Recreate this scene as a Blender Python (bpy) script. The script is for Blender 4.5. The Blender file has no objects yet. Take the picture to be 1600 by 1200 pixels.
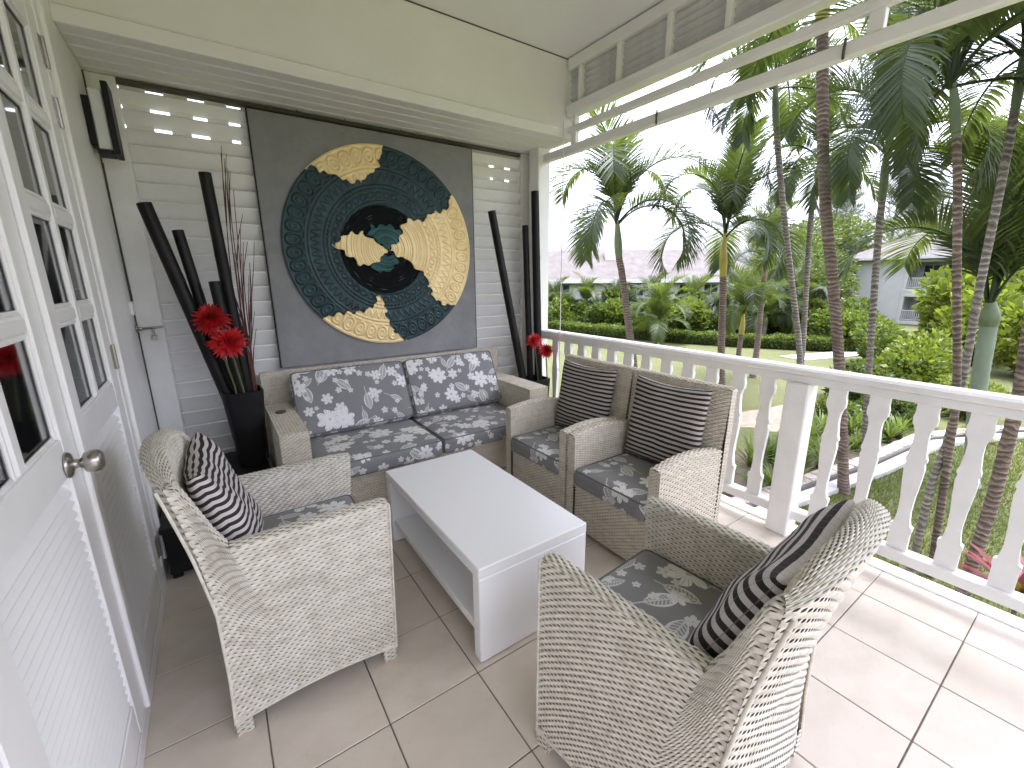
import bpy, math, random
import numpy as np
from mathutils import Matrix, Vector
PI = math.pi
sc = bpy.context.scene
col = sc.collection
rng = np.random.default_rng(7)
random.seed(7)

# ------------------------------------------------------------------ camera
cam = bpy.data.cameras.new('camera')
cam.sensor_fit = 'HORIZONTAL'; cam.sensor_width = 36.0
cam.lens = 36.0 * 671.8 / 1600.0
cam.clip_start = 0.02; cam.clip_end = 2000.0
camo = bpy.data.objects.new('camera', cam); col.objects.link(camo)
EYE = 1.426
def cam_matrix(a, b, c):
    ca, sa, cb, sb, cc, s_ = math.cos(a), math.sin(a), math.cos(b), math.sin(b), math.cos(c), math.sin(c)
    Rx = Matrix(((1,0,0),(0,ca,-sa),(0,sa,ca))); Ry = Matrix(((cb,0,sb),(0,1,0),(-sb,0,cb))); Rz = Matrix(((cc,-s_,0),(s_,cc,0),(0,0,1)))
    M = Rz @ Rx @ Ry @ Matrix(((1,0,0),(0,0,-1),(0,1,0)))
    r, u, f = Vector(M[0]), -Vector(M[1]), Vector(M[2])
    m = Matrix((r, u, -f)).transposed().to_4x4()
    m.translation = (0, 0, EYE)
    return m
camo.matrix_world = cam_matrix(.241, -.6026, -.0067)
sc.camera = camo

# ------------------------------------------------------------------ light
SUN_EL, SUN_AZ = math.radians(77), math.radians(120)     # azimuth clockwise from +Y
world = bpy.data.worlds.new('World'); sc.world = world; world.use_nodes = True
wt = world.node_tree; wt.nodes.clear()
sky = wt.nodes.new('ShaderNodeTexSky'); sky.sky_type = 'NISHITA'; sky.sun_disc = False
sky.sun_elevation = SUN_EL; sky.sun_rotation = SUN_AZ
sky.air_density = 1.0; sky.dust_density = 6.0; sky.ozone_density = 1.0
hs = wt.nodes.new('ShaderNodeHueSaturation'); hs.inputs['Saturation'].default_value = .22
hs.inputs['Value'].default_value = 1.0
bg = wt.nodes.new('ShaderNodeBackground'); bg.inputs['Strength'].default_value = .15
wo = wt.nodes.new('ShaderNodeOutputWorld')
wt.links.new(sky.outputs[0], hs.inputs['Color']); wt.links.new(hs.outputs[0], bg.inputs['Color']); wt.links.new(bg.outputs[0], wo.inputs[0])
sun = bpy.data.lights.new('sun', 'SUN'); sun.energy = .5; sun.angle = math.radians(35); sun.color = (1, .96, .9)
suno = bpy.data.objects.new('sun', sun); col.objects.link(suno)
d = Vector((math.sin(SUN_AZ)*math.cos(SUN_EL), math.cos(SUN_AZ)*math.cos(SUN_EL), math.sin(SUN_EL)))
suno.rotation_euler = d.to_track_quat('Z', 'Y').to_euler(); suno.location = d*30
sc.view_settings.view_transform = 'Standard'; sc.view_settings.look = 'None'
sc.view_settings.exposure = 2.66; sc.view_settings.gamma = 1.0
sc.view_settings.use_white_balance = True; sc.view_settings.white_balance_temperature = 5900; sc.view_settings.white_balance_tint = 19
sc.render.engine = 'CYCLES'
sc.cycles.max_bounces = 10; sc.cycles.diffuse_bounces = 8; sc.cycles.glossy_bounces = 4
sc.cycles.transmission_bounces = 6; sc.cycles.transparent_max_bounces = 8
sc.cycles.use_denoising = True
sc.cycles.caustics_reflective = False; sc.cycles.caustics_refractive = False

# ------------------------------------------------------------------ mesh helpers
def mesh_np(name, v, f, uv=None, smooth=False, mi=None):
    """v (n,3), f (m,k) same-size polygons."""
    v = np.asarray(v, np.float32); f = np.asarray(f, np.int32)
    me = bpy.data.meshes.new(name)
    me.vertices.add(len(v)); me.vertices.foreach_set('co', v.ravel())
    k = f.shape[1]
    me.loops.add(f.size); me.loops.foreach_set('vertex_index', f.ravel())
    me.polygons.add(len(f)); me.polygons.foreach_set('loop_start', np.arange(0, f.size, k, dtype=np.int32))
    if smooth: me.polygons.foreach_set('use_smooth', np.ones(len(f), bool))
    if mi is not None: me.polygons.foreach_set('material_index', np.asarray(mi, np.int32))
    if uv is not None:
        l = me.uv_layers.new(name='UVMap'); l.data.foreach_set('uv', np.asarray(uv, np.float32)[f.ravel()].ravel())
    me.update(calc_edges=True)
    return me
def add_obj(name, me, mat=None, parent=None, loc=None, rot=None):
    o = bpy.data.objects.new(name, me); col.objects.link(o)
    if mat is not None and me is not None and len(me.materials) == 0:
        for m in (mat if isinstance(mat, (list, tuple)) else [mat]): me.materials.append(m)
    if parent is not None: o.parent = parent
    if loc is not None: o.location = loc
    if rot is not None: o.rotation_euler = rot
    return o
def tag(o, label=None, cat=None, group=None, kind=None):
    if label: o['label'] = label
    if cat: o['category'] = cat
    if group: o['group'] = group
    if kind: o['kind'] = kind
    return o
def empty(name, loc=(0,0,0), rz=0.0, label=None, cat=None, group=None, kind=None):
    o = bpy.data.objects.new(name, None); col.objects.link(o); o.location = loc; o.rotation_euler = (0,0,rz)
    o.empty_display_size = .1
    return tag(o, label, cat, group, kind)
class MB:
    def __init__(s): s.v=[]; s.f=[]; s.uv=[]; s.sm=[]
    def add(s, vs, fs, smooth=False):
        b=len(s.v); s.v.extend([tuple(map(float,p)) for p in vs]); s.f.extend([tuple(b+i for i in q) for q in fs]); s.sm.extend([smooth]*len(fs))
    def box(s, x0,x1,y0,y1,z0,z1,c=.004, T=None):
        if x0>x1: x0,x1=x1,x0
        if y0>y1: y0,y1=y1,y0
        if z0>z1: z0,z1=z1,z0
        c=min(c,(x1-x0)*.45,(y1-y0)*.45,(z1-z0)*.45)
        lo=(x0,y0,z0); hi=(x1,y1,z1); vs=[]; idx={}
        for sx in (0,1):
            for sy in (0,1):
                for sz in (0,1):
                    S=(sx,sy,sz)
                    for ax in range(3):   # vertex lying on the face of axis ax
                        p=[ (hi[k]-c if S[k] else lo[k]+c) for k in range(3)]
                        p[ax]= hi[ax] if S[ax] else lo[ax]
                        idx[S,ax]=len(vs); vs.append(p)
        fs=[]
        for ax in range(3):
            a,b=[k for k in range(3) if k!=ax]
            for sg in (0,1):
                q=[]
                for (ua,ub) in ((0,0),(1,0),(1,1),(0,1)):
                    S=[0,0,0]; S[ax]=sg; S[a]=ua; S[b]=ub; q.append(idx[tuple(S),ax])
                flip=(sg==0) ^ (ax==1)
                fs.append(q[::-1] if flip else q)
        ctr=np.array([(lo[k]+hi[k])/2 for k in range(3)]); va=np.array(vs)
        def orient(q):
            p=va[q]; n=np.cross(p[1]-p[0],p[2]-p[0]); return q if n@(p.mean(0)-ctr)>0 else q[::-1]
        for ax in range(3):           # edges running along ax
            a,b=[k for k in range(3) if k!=ax]
            for ua in (0,1):
                for ub in (0,1):
                    S0=[0,0,0];S1=[0,0,0]; S1[ax]=1; S0[a]=S1[a]=ua; S0[b]=S1[b]=ub
                    S0,S1=tuple(S0),tuple(S1)
                    fs.append(orient([idx[S0,a],idx[S1,a],idx[S1,b],idx[S0,b]]))
        for sx in (0,1):
            for sy in (0,1):
                for sz in (0,1):
                    fs.append(orient([idx[(sx,sy,sz),k] for k in range(3)]))
        if T is not None: vs=[tuple(T@Vector(p)) for p in vs]
        s.add(vs,fs); return s
    def tube(s, pts, rad, n=10, cap=True, smooth=True):
        pts=[Vector(p) for p in pts]; m=len(pts)
        rad=[rad]*m if isinstance(rad,(int,float)) else rad
        ref=Vector((0,0,1)); t0=(pts[1]-pts[0]).normalized()
        if abs(t0.dot(ref))>.95: ref=Vector((1,0,0))
        vs=[]
        for i,p in enumerate(pts):
            t=(pts[min(i+1,m-1)]-pts[max(i-1,0)]).normalized()
            a=ref.cross(t).normalized(); b=t.cross(a)
            ref=b.cross(t)*-1 if False else ref
            for k in range(n):
                an=2*PI*k/n; vs.append(p+(a*math.cos(an)+b*math.sin(an))*rad[i])
        fs=[]
        for i in range(m-1):
            for k in range(n):
                k2=(k+1)%n; fs.append((i*n+k,i*n+k2,(i+1)*n+k2,(i+1)*n+k))
        s.add(vs,fs,smooth)
        if cap:
            s.add(vs[:n],[tuple(range(n))[::-1]]); s.add(vs[-n:],[tuple(range(n))])
        return s
    def lathe(s, prof, c=(0,0,0), axis='Z', n=24, smooth=True):
        vs=[];fs=[]
        for r,h in prof:
            for k in range(n):
                a=2*PI*k/n; x,y=r*math.cos(a),r*math.sin(a)
                p={'Z':(x,y,h),'X':(h,x,y),'Y':(y,h,x)}[axis]; vs.append((p[0]+c[0],p[1]+c[1],p[2]+c[2]))
        for i in range(len(prof)-1):
            for k in range(n):
                k2=(k+1)%n; fs.append((i*n+k,i*n+k2,(i+1)*n+k2,(i+1)*n+k))
        s.add(vs,fs,smooth); return s
    def prism(s, poly, y0, y1, T=None):
        """poly: list of (x,z); extruded along y."""
        n=len(poly); vs=[(x,y0,z) for x,z in poly]+[(x,y1,z) for x,z in poly]
        fs=[(i,(i+1)%n,n+(i+1)%n,n+i) for i in range(n)]+[tuple(range(n))[::-1],tuple(range(n,2*n))]
        if T is not None: vs=[tuple(T@Vector(p)) for p in vs]
        s.add(vs,fs); return s
    def mesh(s, name='mesh'):
        me=bpy.data.meshes.new(name); me.from_pydata(s.v,[],s.f); me.polygons.foreach_set('use_smooth',s.sm); me.update(); 
        return me
    def build(s, name, mat, parent=None, loc=None, rot=None):
        return add_obj(name, s.mesh(name), mat, parent, loc, rot)
def B(x0,x1,y0,y1,z0,z1,c=.004): return MB().box(x0,x1,y0,y1,z0,z1,c)

# ------------------------------------------------------------------ material helpers
class S:                                  # a node socket with arithmetic
    nt=None
    def __init__(s,o): s.o=o
    @staticmethod
    def m(op,*a,clamp=False):
        n=S.nt.nodes.new('ShaderNodeMath'); n.operation=op; n.use_clamp=clamp
        for i,x in enumerate(a):
            if isinstance(x,S): S.nt.links.new(x.o,n.inputs[i])
            else: n.inputs[i].default_value=x
        return S(n.outputs[0])
    def __add__(s,b): return S.m('ADD',s,b)
    __radd__=__add__
    def __sub__(s,b): return S.m('SUBTRACT',s,b)
    def __rsub__(s,b): return S.m('SUBTRACT',b,s)
    def __mul__(s,b): return S.m('MULTIPLY',s,b)
    __rmul__=__mul__
    def __truediv__(s,b): return S.m('DIVIDE',s,b)
    def __lt__(s,b): return S.m('LESS_THAN',s,b)
    def __gt__(s,b): return S.m('GREATER_THAN',s,b)
    def max(s,b): return S.m('MAXIMUM',s,b)
    def min(s,b): return S.m('MINIMUM',s,b)
    def abs(s): return S.m('ABSOLUTE',s)
    def cos(s): return S.m('COSINE',s)
    def sin(s): return S.m('SINE',s)
    def frac(s): return S.m('FRACT',s)
    def pow(s,b): return S.m('POWER',s,b)
class Mat:
    def __init__(s,name,color=(.8,.8,.8),rough=.5,**kw):
        s.m=bpy.data.materials.new(name); s.m.use_nodes=True; s.nt=s.m.node_tree
        s.p=s.nt.nodes['Principled BSDF']; s.out=s.nt.nodes['Material Output']
        s.p.inputs['Base Color'].default_value=(*color,1); s.p.inputs['Roughness'].default_value=rough
        for k,v in kw.items(): s.p.inputs[k].default_value=v
        S.nt=s.nt
    def n(s,t,**kw):
        n=s.nt.nodes.new(t)
        for k,v in kw.items(): setattr(n,k,v)
        return n
    def l(s,a,b): s.nt.links.new(a.o if isinstance(a,S) else a, b)
    def coord(s,which='Object'): return s.n('ShaderNodeTexCoord').outputs[which]
    def noise(s,scale,detail=3,vec=None,out=0,rough=.5,dist=0.):
        n=s.n('ShaderNodeTexNoise'); n.inputs['Scale'].default_value=scale; n.inputs['Detail'].default_value=detail
        n.inputs['Roughness'].default_value=rough; n.inputs['Distortion'].default_value=dist
        if vec is not None: s.l(vec,n.inputs['Vector'])
        return n.outputs[out]
    def mapping(s,vec,scale=(1,1,1),loc=(0,0,0),rot=(0,0,0)):
        n=s.n('ShaderNodeMapping'); n.inputs['Scale'].default_value=scale; n.inputs['Location'].default_value=loc; n.inputs['Rotation'].default_value=rot
        s.l(vec,n.inputs['Vector']); return n.outputs[0]
    def ramp(s,fac,stops):
        n=s.n('ShaderNodeValToRGB'); e=n.color_ramp.elements
        while len(e)<len(stops): e.new(.5)
        for q,(p,c) in zip(e,stops): q.position=p; q.color=(*c,1)
        s.l(fac,n.inputs[0]); return n.outputs[0]
    def mix(s,fac,a,b,mode='MIX'):
        n=s.n('ShaderNodeMix',data_type='RGBA',blend_type=mode)
        for x,i in ((fac,0),(a,6),(b,7)):
            if isinstance(x,tuple): n.inputs[i].default_value=(*x,1)
            elif isinstance(x,(int,float)): n.inputs[i].default_value=x
            else: s.l(x,n.inputs[i])
        return n.outputs[2]
    def color(s,x): s.l(x,s.p.inputs['Base Color']); return s
    def rough(s,x): s.l(x,s.p.inputs['Roughness']); return s
    def bump(s,h,strength=.3,dist=.01):
        n=s.n('ShaderNodeBump'); n.inputs['Strength'].default_value=strength; n.inputs['Distance'].default_value=dist
        s.l(h,n.inputs['Height']); s.l(n.outputs[0],s.p.inputs['Normal']); return s
def paint(name,c,rough=.45,var=.06,scale=3,bump=.06,grain=None):
    M=Mat(name,c,rough); co=M.coord('Object')
    f=M.noise(scale,5,co,rough=.65); d=tuple(x*(1-var*2) for x in c); e=tuple(min(1,x*(1+var)) for x in c)
    M.color(M.ramp(f,[(.3,d),(.65,e)]))
    g=M.noise(90,3,M.mapping(co,grain) if grain else co)
    M.bump(g,bump,.004)
    M.rough(S.m('ADD',S(M.noise(14,3,co))*(.18 if var>.01 else .04),rough-(.09 if var>.01 else .02))); return M.m
white=paint('white_paint',(.82,.815,.80),.42,.03,2.5)
doorw=paint('door_white_paint',(.83,.825,.82),.36,.025,3,.05,(1,1,.08))
louvw=paint('louvre_white_paint',(.81,.805,.79),.5,.05,3,.1,(.05,1,1))
cream=paint('cream_paint',(.80,.79,.77),.55,.03,1.2)
ceilm=paint('ceiling_paint',(.79,.785,.77),.6,.03,1.0)
railm=paint('rail_white_paint',(.74,.735,.725),.38,.04,5,.1)
greyw=paint('weathered_frieze_paint',(.58,.58,.59),.6,.10,6,.25,(1,.06,1))
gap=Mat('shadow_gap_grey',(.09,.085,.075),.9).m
tablem=paint('table_lacquer',(.82,.82,.825),.33,.006,2,.012)

blackp=paint('black_satin_paint',(.010,.0095,.010),.5,.2,6,.1); blackp.node_tree.nodes['Principled BSDF'].inputs['Specular IOR Level'].default_value=.25
steel=Mat('brushed_steel',(.42,.40,.37),.28,Metallic=1.0).m
glass=Mat('pane_glass',(.9,.95,.95),.03,IOR=1.45); glass.p.inputs['Transmission Weight'].default_value=1.0; glass=glass.m
def tile_mat():
    M=Mat('beige_floor_tile',(.6,.54,.47),.3); co=M.coord('Object'); oi=M.n('ShaderNodeObjectInfo')
    f=M.noise(5,6,M.mapping(co,(1,1.6,1)),rough=.6)
    va=M.n('ShaderNodeVectorMath',operation='SCALE'); 
    c=M.ramp(f,[(.25,(.53,.465,.385)),(.55,(.63,.565,.485)),(.8,(.68,.62,.55))])
    c2=M.mix(S(oi.outputs['Random'])*.55,c,(.56,.49,.41))
    sp=M.noise(60,2,co); c3=M.mix((S(sp)>.70)*.25,c2,(.36,.31,.27))
    M.color(c3); M.rough(S(M.noise(7,4,co))*.3+.22); M.bump(M.noise(40,3,co),.04,.003); return M.m
tilem=tile_mat()
groutm=paint('grout',(.17,.145,.12),.9,.15,30)
def wicker_mat(name,a,b):
    M=Mat(name,a,.5); co=M.coord('Object'); g=M.n('ShaderNodeNewGeometry')
    f=M.noise(26,4,M.mapping(co,(1,1,1)),rough=.7); r=S(g.outputs['Random Per Island'])
    c=M.ramp(S(f)*.85+r*.12,[(.3,b),(.52,a),(.75,tuple(min(1,x*1.13) for x in a))])
    M.color(c); M.bump(M.noise(220,2,co),.25,.002); M.p.inputs['Specular IOR Level'].default_value=.35; return M.m
wick=wicker_mat('pale_wicker',(.66,.62,.54),(.49,.45,.37))
wick2=wicker_mat('beige_wicker',(.64,.585,.485),(.49,.44,.35))
def uvn(M): return M.n('ShaderNodeUVMap').outputs[0]
def floral_mat():
    M=Mat('grey_floral_fabric',(.15,.15,.155),.85); uv=uvn(M); S.nt=M.nt
    def cell(scale,off,ang):
        v=M.n('ShaderNodeTexVoronoi',voronoi_dimensions='2D',feature='F1'); v.inputs['Randomness'].default_value=.72
        p=M.mapping(uv,(scale,scale,1),off,(0,0,ang)); M.l(p,v.inputs['Vector']); v.inputs['Scale'].default_value=1.0
        d=M.n('ShaderNodeVectorMath',operation='SUBTRACT'); M.l(p,d.inputs[0]); M.l(v.outputs['Position'],d.inputs[1])
        cs=M.n('ShaderNodeSeparateColor'); M.l(v.outputs['Color'],cs.inputs[0]); r,g,b=[S(o) for o in cs.outputs]
        ro=M.n('ShaderNodeVectorRotate',rotation_type='Z_AXIS'); M.l(d.outputs[0],ro.inputs['Vector']); M.l(r*6.283,ro.inputs['Angle'])
        xy=M.n('ShaderNodeSeparateXYZ'); M.l(ro.outputs[0],xy.inputs[0])
        return S(xy.outputs[0]),S(xy.outputs[1]),r,g,b
    def flower(scale,off,ang,thr,n,R):
        x,y,r,g,b=cell(scale,off,ang); rad=S.m('SQRT',x*x+y*y); a=S.m('ARCTAN2',y,x)
        pet=(a*(n/2)).cos().abs().pow(.6); RR=(pet*.62+.38)*R*(b*.5+.6)
        m=rad<RR
        vein=((a*(n*1.5)).cos().abs()<.25)*(rad>(RR*.35)); core=rad<R*.14
        return (m*(1-vein*.55)*(1-core*.5))*(g>thr)
    def leaf(scale,off,ang,thr,L,W):
        x,y,r,g,b=cell(scale,off,ang); q=x/L; w=(1-q*q)*W; ay=y.abs()
        m=(ay<w)*(x.abs()<L); inner=ay<(w*.72)
        vein=(((x/L*5+ay/W*1.4).frac())<.34).max(ay<W*.09)
        stem=(ay<.014)*(x<0)*(x>(-L*1.9))
        return (m*(1-inner*(1-vein*.8)*.85)).max(stem*.75)*(g>thr)
    a=flower(5.2,(.3,.1,0),.3,.45,7,.40); b=flower(8.2,(2.3,1.7,0),.9,.52,6,.34); c=flower(15,(5.3,.7,0),.2,.72,5,.36)
    l1=leaf(5.4,(7.1,3.3,0),.6,.36,.34,.16); l2=leaf(7.4,(1.1,9.3,0),1.4,.50,.36,.14)
    m=a.max(b*.9).max(c*.8).max(l1*.8).max(l2*.75)
    nz=M.noise(300,2,uv); m2=S.m('MULTIPLY',m,S(nz)*.7+.5,clamp=True)
    base=M.ramp(M.noise(500,2,uv),[(.3,(.165,.165,.167)),(.7,(.23,.23,.232))])
    M.color(M.mix(m2,base,(.82,.81,.80))); M.bump(M.noise(420,2,uv),.25,.002)
    M.p.inputs['Sheen Weight'].default_value=.15; return M.m
floral=floral_mat()
def stripe_mat(name,axis,n,duty,light,dark,dist=.012,cross=False,quilt=0):
    M=Mat(name,light,.9); uv=uvn(M); S.nt=M.nt
    xy=M.n('ShaderNodeSeparateXYZ'); M.l(uv,xy.inputs[0]); t=S(xy.outputs[axis]); o=S(xy.outputs[1-axis])
    nz=S(M.noise(5,2,uv))-.5; t2=t+nz*dist*2
    if quilt: t2=t2+(o*quilt*6.283).sin().abs()*dist*1.0
    fr=(t2*n).frac(); m=fr<duty
    wv=M.noise(300,2,uv); L=M.ramp(wv,[(.3,tuple(x*.78 for x in light)),(.7,light)])
    c=M.mix(m,L,dark)
    if cross:
        cl=((o*17+nz*.2).frac()<.045); c=M.mix(cl*.6,c,(.2,.16,.15))
    M.color(c); h=(fr*6.283).cos()*.5+S(wv)*.4; M.bump(h,.5,.006); return M.m
stripeM=stripe_mat('brown_thin_stripe_fabric',1,19,.49,(.52,.455,.42),(.016,.013,.012),.006)
stripeL=stripe_mat('wavy_stripe_fabric',1,20,.5,(.64,.585,.57),(.024,.018,.018),.010,quilt=3)
stripeR=stripe_mat('broad_stripe_fabric',1,13,.5,(.62,.575,.555),(.022,.017,.017),.010,True)
def plaster_mat():
    M=Mat('grey_plaster',(.17,.17,.175),.75); co=M.coord('Object')
    f=M.noise(4,6,co,rough=.7); c=M.ramp(f,[(.3,(.20,.201,.204)),(.7,(.275,.275,.28))])
    v=M.n('ShaderNodeTexVoronoi'); v.inputs['Scale'].default_value=26; M.l(co,v.inputs['Vector'])
    pit=(S(v.outputs['Distance'])<.1)*(S(M.noise(3,2,co))>.56)
    M.color(M.mix(pit*.7,c,(.05,.05,.05))); M.bump(S(M.noise(30,5,co,rough=.7))-pit*.8,.45,.006); return M.m
plaster=plaster_mat()
def art_mat(name,a,b,metal,rough):
    M=Mat(name,a,rough,Metallic=metal); co=M.coord('Object')
    M.color(M.ramp(M.noise(9,5,co,rough=.7),[(.3,b),(.7,a)])); M.bump(M.noise(120,3,co),.3,.003)
    return M.m
goldm=art_mat('antique_gold',(.87,.70,.38),(.74,.55,.25),.25,.42)
tealm=art_mat('dark_teal_glaze',(.006,.046,.052),(.002,.012,.017),.1,.42)
tealb=art_mat('bright_teal_glaze',(.01,.10,.095),(.004,.04,.045),.15,.3)
jetm=art_mat('jet_black_glaze',(.004,.005,.006),(.002,.0025,.003),0,.65); jetm.node_tree.nodes['Principled BSDF'].inputs['Specular IOR Level'].default_value=.12
def leaf_mat(name,a,b,trans=.35,rough=.45,spec=.4):
    M=Mat(name,a,rough); g=M.n('ShaderNodeNewGeometry'); S.nt=M.nt
    oi=M.n('ShaderNodeObjectInfo'); f=S(g.outputs['Random Per Island'])*.65+S(M.noise(1.3,3,M.coord('Object')))*.5+(S(oi.outputs['Random'])-.5)*.25
    c=M.ramp(f,[(.2,b),(.8,a)]); M.color(c); M.p.inputs['Specular IOR Level'].default_value=spec
    t=M.n('ShaderNodeBsdfTranslucent'); M.l(M.mix(.45,c,(.25,.34,.03)),t.inputs[0])
    mx=M.n('ShaderNodeMixShader'); mx.inputs[0].default_value=trans
    M.l(M.p.outputs[0],mx.inputs[1]); M.l(t.outputs[0],mx.inputs[2]); M.l(mx.outputs[0],M.out.inputs[0]); return M.m
palm_green=leaf_mat('palm_leaf_green',(0.0473,0.0688,0.0292),(0.0138,0.0258,0.0120))
palm_light=leaf_mat('palm_leaf_light',(0.0731,0.1032,0.0258),(0.0258,0.0473,0.0129))
shrub_green=leaf_mat('shrub_green',(0.0645,0.0989,0.0172),(0.0172,0.0361,0.0086))
shrub_lime=leaf_mat('shrub_lime',(0.1720,0.2064,0.0172),(0.0516,0.0903,0.0086),.4)
hedge_green=leaf_mat('hedge_green',(0.1118,0.1548,0.0189),(0.0344,0.0619,0.0103))
tree_green=leaf_mat('tree_green',(0.0731,0.1032,0.0258),(0.0258,0.0430,0.0138))
cas_grey=leaf_mat('casuarina_grey_green',(.12,.135,.12),(.065,.078,.07),.3,.7)
red_leaf=leaf_mat('red_leaf',(.22,.015,.02),(.08,.008,.015))
orange_leaf=leaf_mat('orange_leaf',(.55,.16,.05),(.30,.30,.03))
def trunk_mat(name,a,b,ringf,moss=False):
    M=Mat(name,a,.85); co=M.coord('Object'); S.nt=M.nt
    xy=M.n('ShaderNodeSeparateXYZ'); M.l(co,xy.inputs[0]); z=S(xy.outputs[2])
    nz=S(M.noise(5,4,co))-.5; w=((z*ringf+nz*2.6).frac()); pt=S(M.noise(3.2,3,co))
    ring=S.m('SUBTRACT',1,(w-.5).abs()*2)            # 0..1 triangle
    c=M.ramp(M.noise(6,5,co,rough=.7),[(.3,b),(.7,a)])
    lite=tuple(min(1,x*1.9+.04) for x in a)
    c=M.mix((ring>.74)*S.m('MULTIPLY',pt-.3,2.0,clamp=True),c,lite); c=M.mix((ring<.16)*.5,c,tuple(x*.35 for x in b)); M.color(c); M.bump(ring.min(.65)*.7+S(M.noise(40,3,co))*.4,.6,.02); return M.m
trunk_brown=trunk_mat('ringed_palm_trunk',(.16,.115,.085),(.055,.04,.03),14)
trunk_grey=trunk_mat('grey_ringed_trunk',(.20,.175,.14),(.075,.062,.05),13)
bark=paint('bark',(.14,.11,.085),.9,.3,8,.5)
shaft_green=paint('crownshaft_green',(.105,.135,.065),.5,.12,3)
shaft_yellow=paint('crownshaft_yellow',(.34,.27,.04),.5,.15,3)
shaft_pink=paint('crownshaft_pinkish',(.26,.17,.115),.6,.15,3)
shaft_pale=paint('pale_green_trunk',(.17,.205,.145),.55,.1,2.5)
red_petal=leaf_mat('red_petal',(.62,.012,.022),(.34,.004,.012),.2,.4)
twigm=paint('red_brown_twig',(.10,.032,.022),.6,.2,20)

# ------------------------------------------------------------------ the floor
FX0,FX1,FY0,FY1=-.365,2.60,-1.25,3.42
floor=B(FX0-.6,FX1,FY0,FY1+.3,-.25,-.004,.003).build('veranda_floor',groutm); tag(floor,'beige square tiled veranda floor','floor',kind='structure')
tx=[.293+.3335*k for k in range(-2,8)]; ty=[.152+.332*k for k in range(-7,11)]
tmesh=B(-.1645,.1645,-.1637,.1637,-.006,0,.0018).mesh('tile'); tmesh.materials.append(tilem)
for i in range(len(tx)-1):
    for j in range(len(ty)-1):
        cx=(tx[i]+tx[i+1])/2; cy=(ty[j]+ty[j+1])/2
        x0,x1=max(tx[i]+.0018,FX0),min(tx[i+1]-.0018,2.56); y0,y1=ty[j]+.0018,min(ty[j+1]-.0018,FY1)
        if x1-x0<.02 or y1-y0<.02: continue
        if x1-x0<.32 or y1-y0<.32:
            o=B(x0-cx,x1-cx,y0-cy,y1-cy,-.006,0,.0018).build('tile',tilem,floor,(cx,cy,rng.normal(0,.0003)))
        else:
            o=add_obj('tile',tmesh,None,floor,(cx,cy,rng.normal(0,.0003)))
edge=MB(); edge.box(2.562,2.615,FY0,3.3,-.006,.018,.006); edge.box(2.616,2.66,FY0,3.3,-.30,.004,.006); edge.build('edge_strip',white,floor)
FA=MB(); FA.box(2.60,2.655,FY0,3.3,-.5,-.25,.005); FA.build('fascia',white,floor)

# ------------------------------------------------------------------ ceiling, beam, walls
CZ,BY,UZ,WY,WX,FRX=3.06,2.88,2.505,3.42,-.385,2.54
ceiling=B(WX-.5,3.34,FY0-.75,4.0,CZ,CZ+.12,.003).build('ceiling',ceilm); tag(ceiling,'flat pale ceiling of the veranda','ceiling',kind='structure')  # unseen eave and rear roof extended to cut sky light on the floor
m=MB(); m.box(WX,FRX+.02,BY-.004,BY+.006,CZ-.007,CZ+.001,.001); m.box(FRX-.015,FRX-.004,FY0,BY,CZ-.006,CZ+.001,.001); m.build('shadow_joint',gap,ceiling)
beam=B(WX-.3,2.66,BY,3.6,UZ+.018,CZ-.002,.003).build('beam',cream); tag(beam,'deep cream painted beam above the louvred wall','beam',kind='structure')
B(WX,2.60,BY-.014,BY-.001,UZ-.002,UZ+.068,.004).build('trim_board',cream,beam)
B(WX,2.60,BY-.018,BY-.015,UZ+.068,UZ+.074,.001).build('trim_bead',louvw,beam)
py=[BY-.012,BY+.095,BY+.215,BY+.335,BY+.455,WY+.02]
for a,b in zip(py[:-1],py[1:]):
    B(WX,2.60,a+.005,b-.005,UZ,UZ+.017,.006).build('plank',cream,beam)
# back wall: louvre slats in a frame
wall_back=B(WX-.3,2.72,WY+.16,WY+.20,-.2,.9,.002).build('wall_back',louvw); tag(wall_back,'white louvred timber wall behind the sofa','wall',kind='structure')
B(WX,-.256,WY-.02,WY+.05,0,UZ-.002,.006).build('stile',louvw,wall_back)
B(2.455,2.54,WY-.02,WY+.05,0,UZ-.002,.006).build('stile',louvw,wall_back)
B(-.255,2.454,WY-.012,WY+.05,UZ-.03,UZ-.004,.004).build('top_gap_shade',gap,wall_back)  # dark strip paints the shade of the gap above the louvres
sl=MB(); T=Matrix.Rotation(math.radians(-62),4,'X'); sl.box(-.255,2.454,-.062,.062,-.008,.008,.004,T)
slm=sl.mesh('louvre_slat'); slm.materials.append(louvw)
zs=[.05+.0985*k for k in range(25)]
s3=MB(); T=Matrix.Rotation(math.radians(-62),4,'X'); s3.box(-.255,2.454,-.041,.041,-.008,.008,.004,T); s3m=s3.mesh('louvre_slat'); s3m.materials.append(louvw)
for z in zs:
    o=add_obj('louvre_slat',s3m if 2.12<z<2.44 else slm,None,wall_back,(0,WY+.012,z),(rng.normal(0,.012),0,0))
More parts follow.
